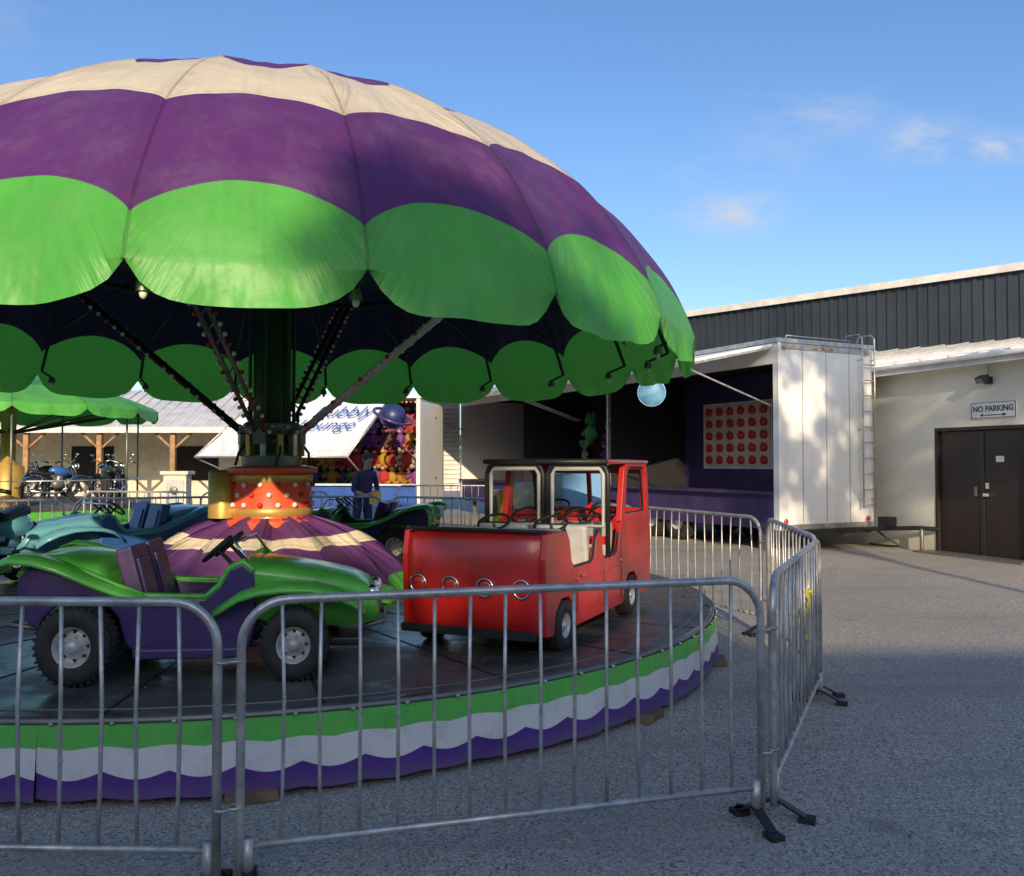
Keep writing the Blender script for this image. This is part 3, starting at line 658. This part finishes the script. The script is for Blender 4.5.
mb.bx(.122,.16,-TW+.12,-.09,.96,3.6,m_purw); mb.bx(.16,TL-.16,-TW+.1,-TW+.14,.96,3.6,m_purw); mb.bx(.14,TL-.14,-TW+.14,-.09,3.5,3.56,m_dark)
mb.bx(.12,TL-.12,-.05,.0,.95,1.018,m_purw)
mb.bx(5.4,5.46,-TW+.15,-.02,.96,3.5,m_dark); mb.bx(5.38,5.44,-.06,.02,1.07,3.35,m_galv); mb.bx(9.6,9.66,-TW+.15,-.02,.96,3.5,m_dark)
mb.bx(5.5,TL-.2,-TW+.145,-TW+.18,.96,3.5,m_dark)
for k in range(12): mb.bx(.5+k*1.1,.56+k*1.1,-TW+.0,-.0,3.8,3.812,m_galv)
for y in (-.9,-1.1,-1.3): mb.ell((-.03,y,3.66),(.02,.05,.03),m_amber)
for y in (-.15,-2.2): mb.ell((-.03,y,3.62),(.02,.04,.03),m_amber); mb.ell((-.03,y,.55),(.02,.05,.05),m_bulbr)
mb.bx(-.14,-.02,-TW+.2,-.2,.3,.4,m_black); mb.tube([(-.05,-1.9,.36),(-.9,-2.4,.42),(-1.3,-2.5,.42)],.04,m_black); mb.tube([(-1.0,-2.42,.42),(-1.0,-2.42,.02)],.035,m_steelg)
mb.box((-1.0,-2.42,.012),(.22,.22,.022),m_steelg)
mb.tube([(-.3,-2.05,.38),(-.3,-2.35,.2),(-.5,-2.5,.05),(-.2,-2.6,.03),(.3,-2.6,.03)],.02,m_black,n=6); mb.box((-.45,-2.2,.5),(.25,.2,.2),m_black)
for x in (3,3.9,10,10.9):
    for y in (-.2,-TW+.2): mb.wheel((x,y,.42),.42,.24,m_tire,m_rim,1 if y>-1 else -1,None,False)
for x in (.5,7,13.2): mb.bx(x-.05,x+.05,-.25,-.15,0.0,.4,m_steelg)
mb.build('trailer_body',tr,bevel=.006)
mb=MB(); mb.T=TM
for y in (-2.3,-1.98):
    mb.tube([(-.12,y,.75),(-.12,y,3.9),(-.05,y,3.98),(.25,y,3.98),(.3,y,3.8)],.016,m_galv)
    for z in (.9,2.2,3.5): mb.tube([(-.12,y,z),(0,y,z)],.01,m_galv)
for k in range(11): mb.tube([(-.12,-2.3,.8+.29*k),(-.12,-1.98,.8+.29*k)],.013,m_galv)
mb.tube([(.1,-.3,3.8),(.1,-.3,3.87),(.1,-1.9,3.87),(.1,-1.9,3.8)],.012,m_galv); mb.bx(.4,1.2,-1.6,-.9,3.81,3.88,m_galv)
mb.build('ladder',tr)
mb=MB(); mb.T=TM
for x0,x1 in ((.1,6.6),(6.7,13.6)):
    a=math.atan2(-.42,2.0); Lf=2.05
    mb.box(((x0+x1)/2,1.02,3.47),(x1-x0,Lf,.05),m_tr,(a,0,0))
    mb.box(((x0+x1)/2,2.03,3.255),(x1-x0,.05,.12),m_galv,(a,0,0))
    for k in range(int((x1-x0)/1.1)+1): mb.box((x0+.04+k*1.1,1.02,3.43),(.05,Lf-.05,.05),m_galv,(a,0,0))
    for x in (x0+.05,x1-.05): mb.tube([(x,1.95,3.2),(x,.02,2.6)],.018,m_galv)
mb.build('awning',tr,bevel=.004)
mb=MB(); mb.T=TM
mb.bx(TL+.02,TL+.08,0.02,1.35,.7,3.7,m_tr)
for k in range(20): mb.bx(TL-.0,TL+.02,.04,1.33,.78+.145*k,.79+.145*k,m_steelg)
mb.build('side_panel',tr)
mb=MB(); mb.T=TM; yb=-TW+.145
mb.bx(2.47,4.63,yb,yb+.04,1.49,2.9,m_board); mb.bx(2.43,4.67,yb-.002,yb+.02,1.45,2.94,m_white)
for i in range(6):
    for j in range(5):
        x=2.66+i*.355; z=1.64+j*.275
        for o in (-.035,.035): mb.ell((x+o,yb+.05,z),(.08,.035,.09),m_apple,n=12,m=8)
        mb.ell((x+.03,yb+.07,z+.10),(.03,.01,.016),m_leafg,n=8,m=4)
mb.build('apple_target_board',tr)
m_sph=mat('light_blue_disc',(.10,.27,.46),.5,var=.3,scale=9,dirt=.25,dcol=(.4,.55,.65))
e=root('planet_sign',(2.05,12.9,2.62)); mb=MB(); zc=2.62
mb.lathe([(0,-.03),(.18,-.03),(.2,0),(.18,.03),(0,.03)],(2.05,12.9,zc),(-.2,-1,0),m_sph,32); mb.torus((2.05,12.9,zc),(-.2,-1,0),.2,.01,m_lblue,n=32,m=6)
mb.tube([(2.05,12.9,zc+.2),(2.6,13.3,3.28)],.005,m_black,n=4); mb.tube([(2.05,12.9,zc+.2),(2.05,13.6,3.3)],.005,m_black,n=4); mb.build('disc',e)

def plush(mb,c,s,m1,m2,face=(0,-1)):
    x,y,z=c; fx,fy=face
    mb.ell((x,y,z),(.11*s,.1*s,.14*s),m1); mb.ell((x,y,z+.2*s),(.095*s,.09*s,.09*s),m1)
    mb.ell((x+fx*.07*s,y+fy*.07*s,z+.18*s),(.045*s,.045*s,.035*s),m2,n=8,m=6)
    px,py=-fy,fx
    for sd in (-1,1):
        mb.ell((x+px*.075*s*sd,y+py*.075*s*sd,z+.28*s),(.035*s,.03*s,.035*s),m1,n=8,m=6)
        mb.tube([(x+px*.08*s*sd,y+py*.08*s*sd,z+.08*s),(x+px*.18*s*sd+fx*.04*s,y+py*.18*s*sd+fy*.04*s,z-.02*s)],.035*s,m1,n=6)
        mb.tube([(x+px*.05*s*sd,y+py*.05*s*sd,z-.1*s),(x+px*.09*s*sd+fx*.14*s,y+py*.09*s*sd+fy*.14*s,z-.14*s)],.042*s,m1,n=6)
        mb.ell((x+px*.035*s*sd+fx*.085*s,y+py*.035*s*sd+fy*.085*s,z+.225*s),(.01*s,.01*s,.012*s),m_black,n=6,m=4)
pc=[mat('plush_%d'%i,c,.95,dirt=0) for i,c in enumerate([(.35,.03,.025),(.4,.2,.03),(.03,.18,.05),(.05,.08,.25),(.35,.08,.18),(.4,.36,.3),(.12,.06,.03),(.18,.05,.22),(.4,.13,.02)])]
e=root('plush_toys',(TO[0],TO[1],0),math.atan2(.889,-.457)); mb=MB(); mb.T=TM
plush(mb,(6.9,-.5,2.3),1.7,pc[2],pc[2],(0,1))
for i in range(26):
    plush(mb,(6+random.random()*7,-TW+.35,1.3+.5*(i%4)),1.3,random.choice(pc),pc[5],(0,1))
mb.build('hanging_toys',e)

# ------------------------------------------------------------------ white building with doors
m,t,b,tc=newmat('cream_block_wall'); P=tc.outputs['Object']
n=t.noise(P,1.1,6,.7); c=t.mix(t.ramp(n,.35,.7),(.74,.69,.56,1),(.82,.77,.64,1))
sp=t.new('ShaderNodeSeparateXYZ'); t.l.new(P,sp.inputs[0]); g=t.ramp(sp.outputs[2],.5,0.0); c=t.mix(t.math('MULTIPLY',g,t.math('MULTIPLY',n,.9)),c,(.3,.25,.18,1))
t.put(b.inputs['Base Color'],c); b.inputs['Roughness'].default_value=.85
bn=t.new('ShaderNodeBump'); bn.inputs['Strength'].default_value=.3; bn.inputs['Distance'].default_value=.01; t.put(bn.inputs['Height'],t.noise(P,45,4)); t.l.new(bn.outputs[0],b.inputs['Normal']); m_wall=m
m_roof=mat('pale_metal_roof',(.66,.66,.66),.4,.2,dirt=.2)
m_corr=mat('dark_steel_cladding',(.033,.042,.055),.5,.2,var=.15,scale=.6,dirt=.1)
m_trim=mat('cream_metal_trim',(.62,.61,.57),.5)
BO=(7.52,15.64); bd=(-.353,.936); BM=frame(BO,bd); br=root('cream_block_building',(BO[0],BO[1],0),math.atan2(bd[1],bd[0]))
mb=MB(); mb.T=BM; DX0,DX1,DH=-1.88,0,2.2
mb.bx(0,9,-.25,0,0,3.25,m_wall); mb.bx(-9,DX0,-.25,0,0,3.25,m_wall); mb.bx(DX0,DX1,-.25,0,DH,3.25,m_wall)
mb.bx(8.8,9.0,-7,-.25,0,3.25,m_wall)
mb.build('walls',br)
mb=MB(); mb.T=BM
mb.bx(DX0,DX0+.06,-.12,.012,0,DH,m_darkbrown); mb.bx(DX1-.06,DX1,-.12,.012,0,DH,m_darkbrown); mb.bx(DX0+.06,DX1-.06,-.12,.012,DH-.06,DH,m_darkbrown)
mid=(DX0+DX1)/2
for a,b_ in ((DX0+.07,mid-.005),(mid+.005,DX1-.07)):
    mb.bx(a,b_,-.1,-.05,.02,DH-.07,m_darkbrown)
mb.box((mid-.1,-.02,1.05),(.12,.05,.05),m_chrome); mb.box((mid-.1,-.04,1.2),(.07,.02,.1),m_chrome); mb.box((mid+.14,-.045,1.1),(.06,.01,.16),m_steelg)
mb.bx(mid-.42,mid-.27,-.045,-.038,1.6,1.70,m_white)
mb.bx(mid-.04,mid+.04,-.045,-.035,.03,DH-.08,m_black)
mb.bx(DX0-.1,DX1+.1,0.0,.35,0,.04,m_steelg)
mb.build('double_door',br,bevel=.004)
O2=Vector((13.82,23.76,0)); u2=Vector((-.697,.717,0)); n2_=Vector((-.717,-.697,0))
mb=MB(); d1=Vector((.936,.353,0))
xs=[-9+.6*k for k in range(31)]
low_=[];up_=[]
for x in xs:
    E=BM@Vector((x,.32,3.38)); tt=((O2-Vector((E.x,E.y,0))).dot(n2_))/(d1.dot(n2_)); U=Vector((E.x,E.y,0))+d1*(tt-.02)
    low_.append(E); up_.append(Vector((U.x,U.y,4.95)))
mb.grid([low_,up_],m_roof,smooth=False)
for a,b_ in zip(low_,up_): mb.tube([a+Vector((0,0,.015)),b_+Vector((0,0,.015))],.022,m_roof,n=5)
mb.T=BM; mb.bx(-9,9,.30,.335,3.2,3.372,m_trim); mb.bx(-9,9,.0,.298,3.25,3.27,m_white)
mb.tube([(-9,.37,3.33),(9,.37,3.33)],.045,m_white,n=10)
mb.build('roof',br)
e=root('wall_light',(0,0,0)); e.location=BM@Vector((-1.15,0,2.95)); mb=MB(); mb.T=BM
mb.box((-1.15,.03,2.95),(.12,.06,.12),m_black); mb.tube([(-1.15,.05,2.95),(-1.15,.13,2.99)],.02,m_black); mb.box((-1.15,.17,2.97),(.17,.14,.1),m_black,(R(-25),0,0)); mb.box((-1.15,.235,2.935),(.13,.012,.08),m_steelg,(R(-25),0,0)); mb.tube([(-1.15,.03,3.0),(-1.15,.03,3.24)],.01,m_galv); mb.build('floodlight_head',e,bevel=.008)
e=root('no_parking_sign',(0,0,0)); e.location=BM@Vector((-1.215,0.02,2.46)); mb=MB(); mb.T=BM
mb.bx(-1.65,-.78,.003,.018,2.32,2.60,m_white)
for z0,z1 in ((2.58,2.59),(2.33,2.34)): mb.bx(-1.63,-.8,.018,.021,z0,z1,m_black)
for x0,x1 in ((-1.64,-1.63),(-.8,-.79)): mb.bx(x0,x1,.018,.021,2.33,2.59,m_black)
mb.bx(-1.42,-1.0,.018,.021,2.37,2.385,m_black); mb.add([(-.96,.0205,2.378),(-1.02,.0205,2.408),(-1.02,.0205,2.348)],[(0,1,2)],m_black)
mb.add([(-1.48,.0205,2.378),(-1.40,.0205,2.41),(-1.40,.0205,2.35)],[(0,1,2)],m_black)
mb.build('panel',e)
TXM=BM@Matrix.Translation((-1.215,.0215,2.48))@Matrix.Rotation(math.pi,4,'Z')@Matrix.Rotation(math.pi/2,4,'X')
text('NO PARKING',.135,m_black,TXM,e,'lettering',ext=.001,off=.02,sx=.95)
m_conc=mat('concrete',(.33,.31,.28),.85,bump=.4)
DM=frame((O2.x,O2.y),(u2.x,u2.y)); db=root('dark_steel_building',(O2.x,O2.y,0),math.atan2(u2.y,u2.x))
mb=MB(); mb.T=DM
mb.bx(-12,11.6,-18,0,0,6.85,m_corr)
for k in range(int(23.4/.3)):
    x=-11.8+.3*k; mb.bx(x,x+.12,0,.045,0.02,6.8,m_corr)
for k in range(60): mb.bx(11.6,11.645,-17.9+.3*k,-17.78+.3*k,0.02,6.8,m_corr)
mb.build('clad_walls',db)
mb=MB(); mb.T=DM
mb.bx(-12.1,11.75,-18.1,.14,6.852,7.0,m_trim); mb.bx(-12.1,11.78,.14,.2,6.78,6.98,m_trim)
mb.tube([(10.9,.1,6.8),(10.9,.1,0)],.06,m_trim); mb.tube([(11.3,.1,6.8),(11.3,.1,0)],.05,m_trim)
mb.build('roof_trim',db)

# ------------------------------------------------------------------ plush game stall with lettered awning
SO=(-2.3,22.0); SM=frame(SO,(-.985,.17)); st=root('prize_game_stall',(SO[0],SO[1],0),math.atan2(.17,-.985))
m_awn=mat('awning_white',(.62,.66,.72),.6,dirt=.1)
m_blue=mat('sign_blue',(.02,.08,.35),.5); m_redl=mat('red_lights',(.6,.05,.03),.4)
mb=MB(); mb.T=SM
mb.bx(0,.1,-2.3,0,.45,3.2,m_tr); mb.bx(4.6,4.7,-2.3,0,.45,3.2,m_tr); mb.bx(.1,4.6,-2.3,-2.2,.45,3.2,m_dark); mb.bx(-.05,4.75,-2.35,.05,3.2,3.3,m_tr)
mb.bx(.1,4.6,-2.2,0,.45,1.0,m_blue); mb.bx(.1,4.6,-.3,.1,1.0,1.05,m_white)
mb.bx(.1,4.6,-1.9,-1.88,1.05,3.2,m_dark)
for z in (1.5,2.05,2.6): mb.bx(.1,4.6,-1.88,-1.5,z,z+.03,m_wood)
for x in (.4,4.3): mb.bx(x-.05,x+.05,-.3,-.2,0,.45,m_steelg); mb.bx(x-.05,x+.05,-2.1,-2,0,.45,m_steelg)
mb.build('stall_body',st,bevel=.01)
mb=MB(); mb.T=SM
A,B_,Cc,D_=[Vector(q) for q in ((.75,.06,3.25),(4.3,.06,3.25),(5.25,1.5,1.72),(1.35,1.5,1.72))]
rows=[]
for j in range(9):
    rows.append([A.lerp(B_,i/12).lerp(D_.lerp(Cc,i/12),j/8)+Vector((0,0,-.06*math.sin(math.pi*j/8))) for i in range(13)])
mb.grid(rows,m_awn)
mb.tube([D_,Cc],.025,m_galv); mb.tube([A,D_],.02,m_galv); mb.tube([B_,Cc],.02,m_galv); mb.tube([D_,(1.35,0,1.1)],.018,m_galv); mb.tube([Cc,(4.6,0,1.1)],.018,m_galv)
mb.build('awning',st)
def quadM(p,ux,uy):
    ux=Vector(ux).normalized(); uy=Vector(uy); uy=(uy-ux*uy.dot(ux)).normalized(); n_=ux.cross(uy)
    return Matrix(((ux.x,uy.x,n_.x,p[0]),(ux.y,uy.y,n_.y,p[1]),(ux.z,uy.z,n_.z,p[2]),(0,0,0,1)))
cA=(A+B_+Cc+D_)/4
def awtext(s_,off,size,dx):
    p=SM@(cA+(D_-A).normalized()*off+Vector((dx,.06,.06))); ux=SM.to_3x3()@Vector((-1,0,0)); uy=SM.to_3x3()@Vector((0,-1.44,1.53))
    text(s_,size,m_blue,quadM(p,ux,uy),st,'script_lettering',shear=.5,ext=.004,off=-.012)
awtext('Bubbly',-.42,.55,-.95); awtext('Lounge',.05,.5,-.75)
mb=MB(); mb.T=SM
for z in (1.2,1.66,2.2,2.78):
    x=.25
    while x<4.5:
        plush(mb,(x,-1.6+random.uniform(-.05,.2),z),random.uniform(1.1,1.5),random.choice(pc),pc[5],(0,1)); x+=.24
for k in range(40):
    mb.ell((.12+k*.114,.02,3.1),(.03,.03,.03),m_redl if k%2 else m_yell,n=6,m=4)
for k in range(9): plush(mb,(.3+k*.5,-.15,2.5),1.0,random.choice(pc),pc[5],(0,1))
mb.build('prize_toys',st)
m_nav=mat('navy_paint',(.02,.03,.12),.4)
e=root('planet_ornament',(-2.75,20.3,2.55)); mb=MB(); mb.ell((-2.75,20.3,2.65),(.3,.3,.3),m_nav,n=20,m=12); mb.torus((-2.75,20.3,2.65),(.4,-.3,1),.46,.035,m_purpp,n=36,m=6); mb.tube([(-2.75,20.3,2.9),(-2.7,21.9,3.2)],.012,m_black); mb.build('ball_and_ring',e)

# ------------------------------------------------------------------ shelter building left
sh=root('open_shelter_building',(-16,29,0)); mb=MB()
mb.bx(-26,-8.2,33.6,33.8,0,3.0,m_cream); mb.bx(-8.4,-8.2,29.8,33.6,0,2.8,m_cream)
for x in (-24,-20,-16,-12): mb.bx(x-.8,x+.8,33.56,33.6,0.9,2.2,m_dark)
mb.build('back_wall',sh); mb=MB()
mb.add([(-26.5,28.6,2.72),(-7.6,28.6,2.72),(-7.6,32.5,4.25),(-26.5,32.5,4.25)],[(0,1,2,3)],m_roof)
mb.add([(-26.5,36.6,2.72),(-7.6,36.6,2.72),(-7.6,32.5,4.25),(-26.5,32.5,4.25)],[(0,1,2,3)],m_roof)
for k in range(48): x=-26.5+.4*k; mb.tube([(x,28.6,2.735),(x,32.5,4.265)],.018,m_roof,n=4)
mb.bx(-26.5,-7.6,28.55,28.598,2.55,2.74,m_trim)
mb.build('metal_roof',sh); mb=MB()
x=-25.5
while x<-8:
    mb.bx(x-.08,x+.08,28.75,28.91,0,2.62,m_woodp)
    for sd in (-1,1): mb.tube([(x,28.83,2.0),(x+sd*.6,28.83,2.55)],.05,m_woodp,n=4)
    x+=2.4
mb.bx(-26,-8,28.76,28.9,2.55,2.68,m_woodp)
mb.build('timber_posts',sh)
e=root('utility_cabinet',(-6.6,17.5,0)); mb=MB(); mb.bx(-6.85,-6.4,17.3,17.6,.1,1.35,m_cream); mb.bx(-6.9,-6.35,17.25,17.65,1.35,1.42,m_cream); mb.bx(-6.8,-6.45,17.285,17.3,.2,1.25,m_seat); mb.tube([(-6.62,17.27,1.05),(-6.62,17.2,1.05)],.07,m_steelg,n=12); mb.bx(-6.9,-6.35,17.2,17.7,0,.1,m_conc); mb.build('housing',e,bevel=.01)
e=root('trash_bin',(-4.4,16.9,0)); mb=MB(); mb.lathe([(.2,0),(.24,.1),(.27,.85),(.29,.87),(.29,.92),(.2,1.0),(0,1.03)],(-4.4,16.9,0),(0,0,1),m_dgreen,20); mb.build('barrel',e)

# ------------------------------------------------------------------ second ride
C2=(-10.3,18.0); r2=root('motorcycle_carousel_ride',(C2[0],C2[1],0))
m_can2=cloth('green_canopy_vinyl',[(0,0,GREEN),(3.0,.1,(.05,.3,.09)),(3.25,.05,GREEN)],trans=.2)
canopy('canopy',C2,[(.1,3.45),(.8,3.36),(1.6,3.16),(2.3,2.92),(2.7,2.75),(2.85,2.66)],14,5,2.45,2.6,m_can2,r2,nv=20,nu=10)
mb=MB(); mb.T=Matrix.Translation((C2[0],C2[1],0))
mb.lathe([(0,.8),(2.7,.8),(2.72,.78),(2.72,.7),(0,.7)],(0,0,0),(0,0,1),m_deck,60,smooth=False)
mb.lathe([(2.7,.7),(2.75,.35),(2.78,.02)],(0,0,0),(0,0,1),m_greenp,60)
mb.lathe([(.3,.8),(.3,1.5),(.14,1.6),(.14,3.4)],(0,0,0),(0,0,1),m_gold,20)
for k in range(14):
    ph=5+k*360/14; mb.tube([pol(.15,ph,2.2),pol(2.75,ph,2.72)],.02,m_black,n=5)
    if k%2: mb.tube([pol(2.6,ph,.8),pol(2.6,ph,2.7)],.02,m_steelg,n=6)
for k in range(10):
    ph=k*36; mb.tube([pol(2.62,ph,1.25),pol(2.62,ph+36,1.25)],.015,m_galv,n=6)
mb.build('platform_and_mast',r2)
for k,pt in enumerate((m_black,m_orange,m_bluep,m_black,m_turq,m_black,m_redv,m_yell)):
    ph=-38+k*45; pp=pol(2.1,ph,0); bike('toy_motorcycle',(C2[0]+pp.x,C2[1]+pp.y),.8,ph,pt,m_black,1.0)

# ------------------------------------------------------------------ person
def person(loc,face_deg,name):
    e=root(name,loc,R(face_deg))
    V=[];E=[];RD=[]
    def n_(p,r,par=None):
        V.append(p); RD.append(r); i=len(V)-1
        if par is not None: E.append((par,i))
        return i
    pv=n_((0,0,.95),(.15,.12)); sp1=n_((.03,0,1.1),(.14,.105),pv); ch=n_((.09,0,1.3),(.165,.115),sp1); nk0=n_((.13,0,1.44),(.085,.075),ch); nk=n_((.16,0,1.5),(.052,.052),nk0)
    hd=n_((.19,0,1.57),(.07,.075),nk); h2=n_((.2,0,1.65),(.078,.088),hd); h3=n_((.19,0,1.72),(.06,.07),h2)
    for s_ in (-1,1):
        sh_=n_((.11,s_*.17,1.39),(.062,.06),ch); el=n_((.1,s_*.24,1.12),(.042,.042),sh_); wr=n_((.32,s_*.14,1.05),(.027,.03),el); pm=n_((.39,s_*.11,1.05),(.02,.036),wr)
        for k in range(4):
            b_=n_((.43,s_*.11,1.075-.019*k),(.009,.009),pm); c_=n_((.465-.004*k,s_*.09,1.07-.019*k),(.0085,.0085),b_); n_((.47-.005*k,s_*.06,1.068-.019*k),(.0075,.0075),c_)
        t1=n_((.385,s_*.085,1.085),(.01,.01),pm); n_((.41,s_*.06,1.1),(.009,.009),t1)
        hp=n_((0,s_*.1,.88),(.095,.095),pv); kn=n_((.04 if s_>0 else -.02,s_*.11,.5),(.06,.06),hp); an=n_((-.0 if s_>0 else -.1,s_*.11,.1),(.04,.042),kn); n_((.13 if s_>0 else .03,s_*.13,.04),(.04,.03),an)
    me=bpy.data.meshes.new('tmp'); me.from_pydata(V,E,[]); o=bpy.data.objects.new('tmp',me); coll(o)
    md=o.modifiers.new('s','SKIN'); md.use_smooth_shade=True
    for i,v in enumerate(me.skin_vertices[0].data): v.radius=RD[i]; v.use_root=(i==0)
    sb=o.modifiers.new('u','SUBSURF'); sb.levels=2; sb.render_levels=2
    dg=bpy.context.evaluated_depsgraph_get(); m2=bpy.data.meshes.new_from_object(o.evaluated_get(dg)); bpy.data.objects.remove(o)
    ms=mat('skin',(.42,.24,.16),.55,dirt=0); sh_=mat('dark_shirt',(.05,.03,.09),.85,dirt=0); jn=mat('jeans',(.03,.045,.1),.85,dirt=0); sho=mat('shoes',(.03,.03,.03),.6)
    m2.materials.clear()
    for q in (ms,sh_,jn,sho): m2.materials.append(q)
    for p in m2.polygons:
        c_=p.center; k=1
        if c_.z>1.475 and abs(c_.y)<.12: k=0
        elif c_.x>.2 and c_.z<1.2: k=0
        elif c_.z<.11: k=3
        elif c_.z<.97 : k=2
        p.material_index=k; p.use_smooth=True
    o=bpy.data.objects.new('body',m2); coll(o); o.parent=e
    mb=MB(); hair=mat('brown_hair',(.05,.03,.02),.8,dirt=0,bump=.6)
    mb.ell((.175,0,1.68),(.1,.092,.095),hair,n=16,m=10); mb.ell((.11,0,1.6),(.05,.075,.08),hair)
    mb.ell((.285,0,1.625),(.022,.013,.02),ms,n=8,m=6)
    for s_ in(-1,1): mb.ell((.268,s_*.032,1.65),(.012,.014,.009),m_white,n=8,m=6); mb.ell((.278,s_*.032,1.65),(.005,.006,.006),m_black,n=6,m=4); mb.ell((.195,s_*.09,1.635),(.018,.01,.028),ms,n=8,m=6)
    mb.ell((.272,0,1.585),(.012,.024,.006),m_redv,n=8,m=4)
    mb.box((.43,0,1.0),(.12,.16,.2),m_yell); mb.ell((.43,0,1.1),(.05,.07,.03),m_orange)
    ob=mb.build('head_details_and_bag',None,bevel=.0); ob.parent=e
person((-2.55,15.0,0),-50,'person')

# ------------------------------------------------------------------ trees behind the camera, barn added for shade, distant trees
m,t,b,tc=newmat('foliage'); P=tc.outputs['Object']; n=t.noise(P,.9,3,.7)
t.put(b.inputs['Base Color'],t.mix(t.ramp(n,.35,.65),(.025,.06,.015,1),(.07,.13,.03,1))); b.inputs['Roughness'].default_value=.7; m_fol=m
m_bark=mat('bark',(.09,.065,.045),.9,bump=.5)
def tree(x,y,h,cr,nl,seed,zlow=.3,leaf=.42,nc=30,cs=.17,flat=.12,tr=.38):
    rnd=random.Random(seed); e=root('broadleaf_tree',(x,y,0)); mb=MB()
    mb.tube([(x,y,0),(x+.1,y,h*.2),(x-.1,y+.1,h*.45),(x,y,h*.8)],[tr,tr*.8,tr*.55,tr*.16],m_bark,n=10)
    cl=[]
    for k in range(14):
        a=rnd.random()*6.28; z0=h*(zlow+.5*(1-zlow)*rnd.random()); rr_=cr*(.45+.5*rnd.random()); z1=z0+h*.12*rnd.random()
        end=Vector((x+rr_*math.cos(a),y+rr_*math.sin(a),min(z1,h*.95))); mb.tube([(x,y,z0*.9),(Vector((x,y,z0))+end)/2+Vector((0,0,.3)),end],[tr*.3,tr*.18,tr*.08],m_bark,n=6)
        cl.append((end,cr*cs*(.8+.6*rnd.random())))
    for k in range(nc):
        a=rnd.random()*6.28; v_=rnd.random(); z=h*(zlow+(1-zlow)*v_); rr_=cr*math.sin(math.pi*(flat+(.97-flat)*v_))*math.sqrt(rnd.random())
        cl.append((Vector((x+rr_*math.cos(a),y+rr_*math.sin(a),z)),cr*cs*(.7+.8*rnd.random())))
    mb.build('trunk_and_limbs',e)
    vs=[];fs=[]
    for i in range(nl):
        c_,r_=cl[rnd.randrange(len(cl))]
        d=Vector((rnd.gauss(0,1),rnd.gauss(0,1),rnd.gauss(0,.8))); d=d.normalized()*r_*(rnd.random()**.5); p=c_+d
        u=Vector((rnd.gauss(0,1),rnd.gauss(0,1),rnd.gauss(0,1))).normalized(); w_=u.orthogonal().normalized(); s_=leaf*(.5+.6*rnd.random()); k=len(vs)
        vs+= [p-u*s_*.6,p+w_*s_*.35,p+u*s_*.6,p-w_*s_*.35]; fs.append((k,k+1,k+2,k+3))
    me=bpy.data.meshes.new('crown'); me.from_pydata([tuple(q) for q in vs],[],fs); me.materials.append(m_fol); o=bpy.data.objects.new('crown',me); coll(o); o.parent=e; o.matrix_parent_inverse=basis(e).inverted()
tree(-17,-28,15.5,4.6,4000,0); tree(-8.5,-28,14.9,4.2,4000,1); tree(-2.6,-27,14.6,3.4,3800,2)
tree(2.0,-27,13.3,3.2,4200,3,zlow=.4,cs=.24)
tree(15.5,-27,13.0,3.8,3600,5,zlow=.55); tree(25,-26,15,5,3000,6)
# nearer tree whose crown dapples the trailer end and the block wall
tree(7.7,-8,11.9,2.3,3200,11,zlow=.66,nc=26,cs=.19,flat=.38,leaf=.26,tr=.16)
bn_=root('added_shade_barn',(0,-19,0)); mb=MB()  # unseen barn, added behind the camera to cast the even foreground shade
mb.bx(-30,45,-24,-15,0,6.2,m_cream)
mb.add([(-31,-14.6,6.15),(46,-14.6,6.15),(46,-19.5,8.8),(-31,-19.5,8.8),(-31,-24.4,6.15),(46,-24.4,6.15)],[(0,1,2,3),(3,2,5,4)],m_roof)
mb.add([(-30,-15,6.2),(-30,-24,6.2),(-30,-19.5,8.7)],[(0,1,2)],m_cream); mb.add([(45,-15,6.2),(45,-24,6.2),(45,-19.5,8.7)],[(0,1,2)],m_cream)
for k in range(9): mb.bx(-26+8*k,-23+8*k,-14.98,-14.95,0,3,m_darkbrown)
mb.build('walls_and_roof',bn_)
rnd=random.Random(3); vs=[];fs=[]
for i in range(7000):
    x=rnd.uniform(-70,20); hh=4.0+1.2*noise.noise(Vector((x*.12,0,0)))+.6*noise.noise(Vector((x*.5,3,0))); z=hh*rnd.random()**.7; y=62+rnd.uniform(-2,2)
    u=Vector((rnd.gauss(0,1),rnd.gauss(0,1),rnd.gauss(0,1))).normalized(); w_=u.orthogonal().normalized(); s_=.5; k=len(vs); p=Vector((x,y,z))
    vs+= [tuple(p-u*s_*.6),tuple(p+w_*s_*.4),tuple(p+u*s_*.6),tuple(p-w_*s_*.4)]; fs.append((k,k+1,k+2,k+3))
me=bpy.data.meshes.new('distant_trees'); me.from_pydata(vs,[],fs); me.materials.append(m_fol); coll(bpy.data.objects.new('distant_trees',me))
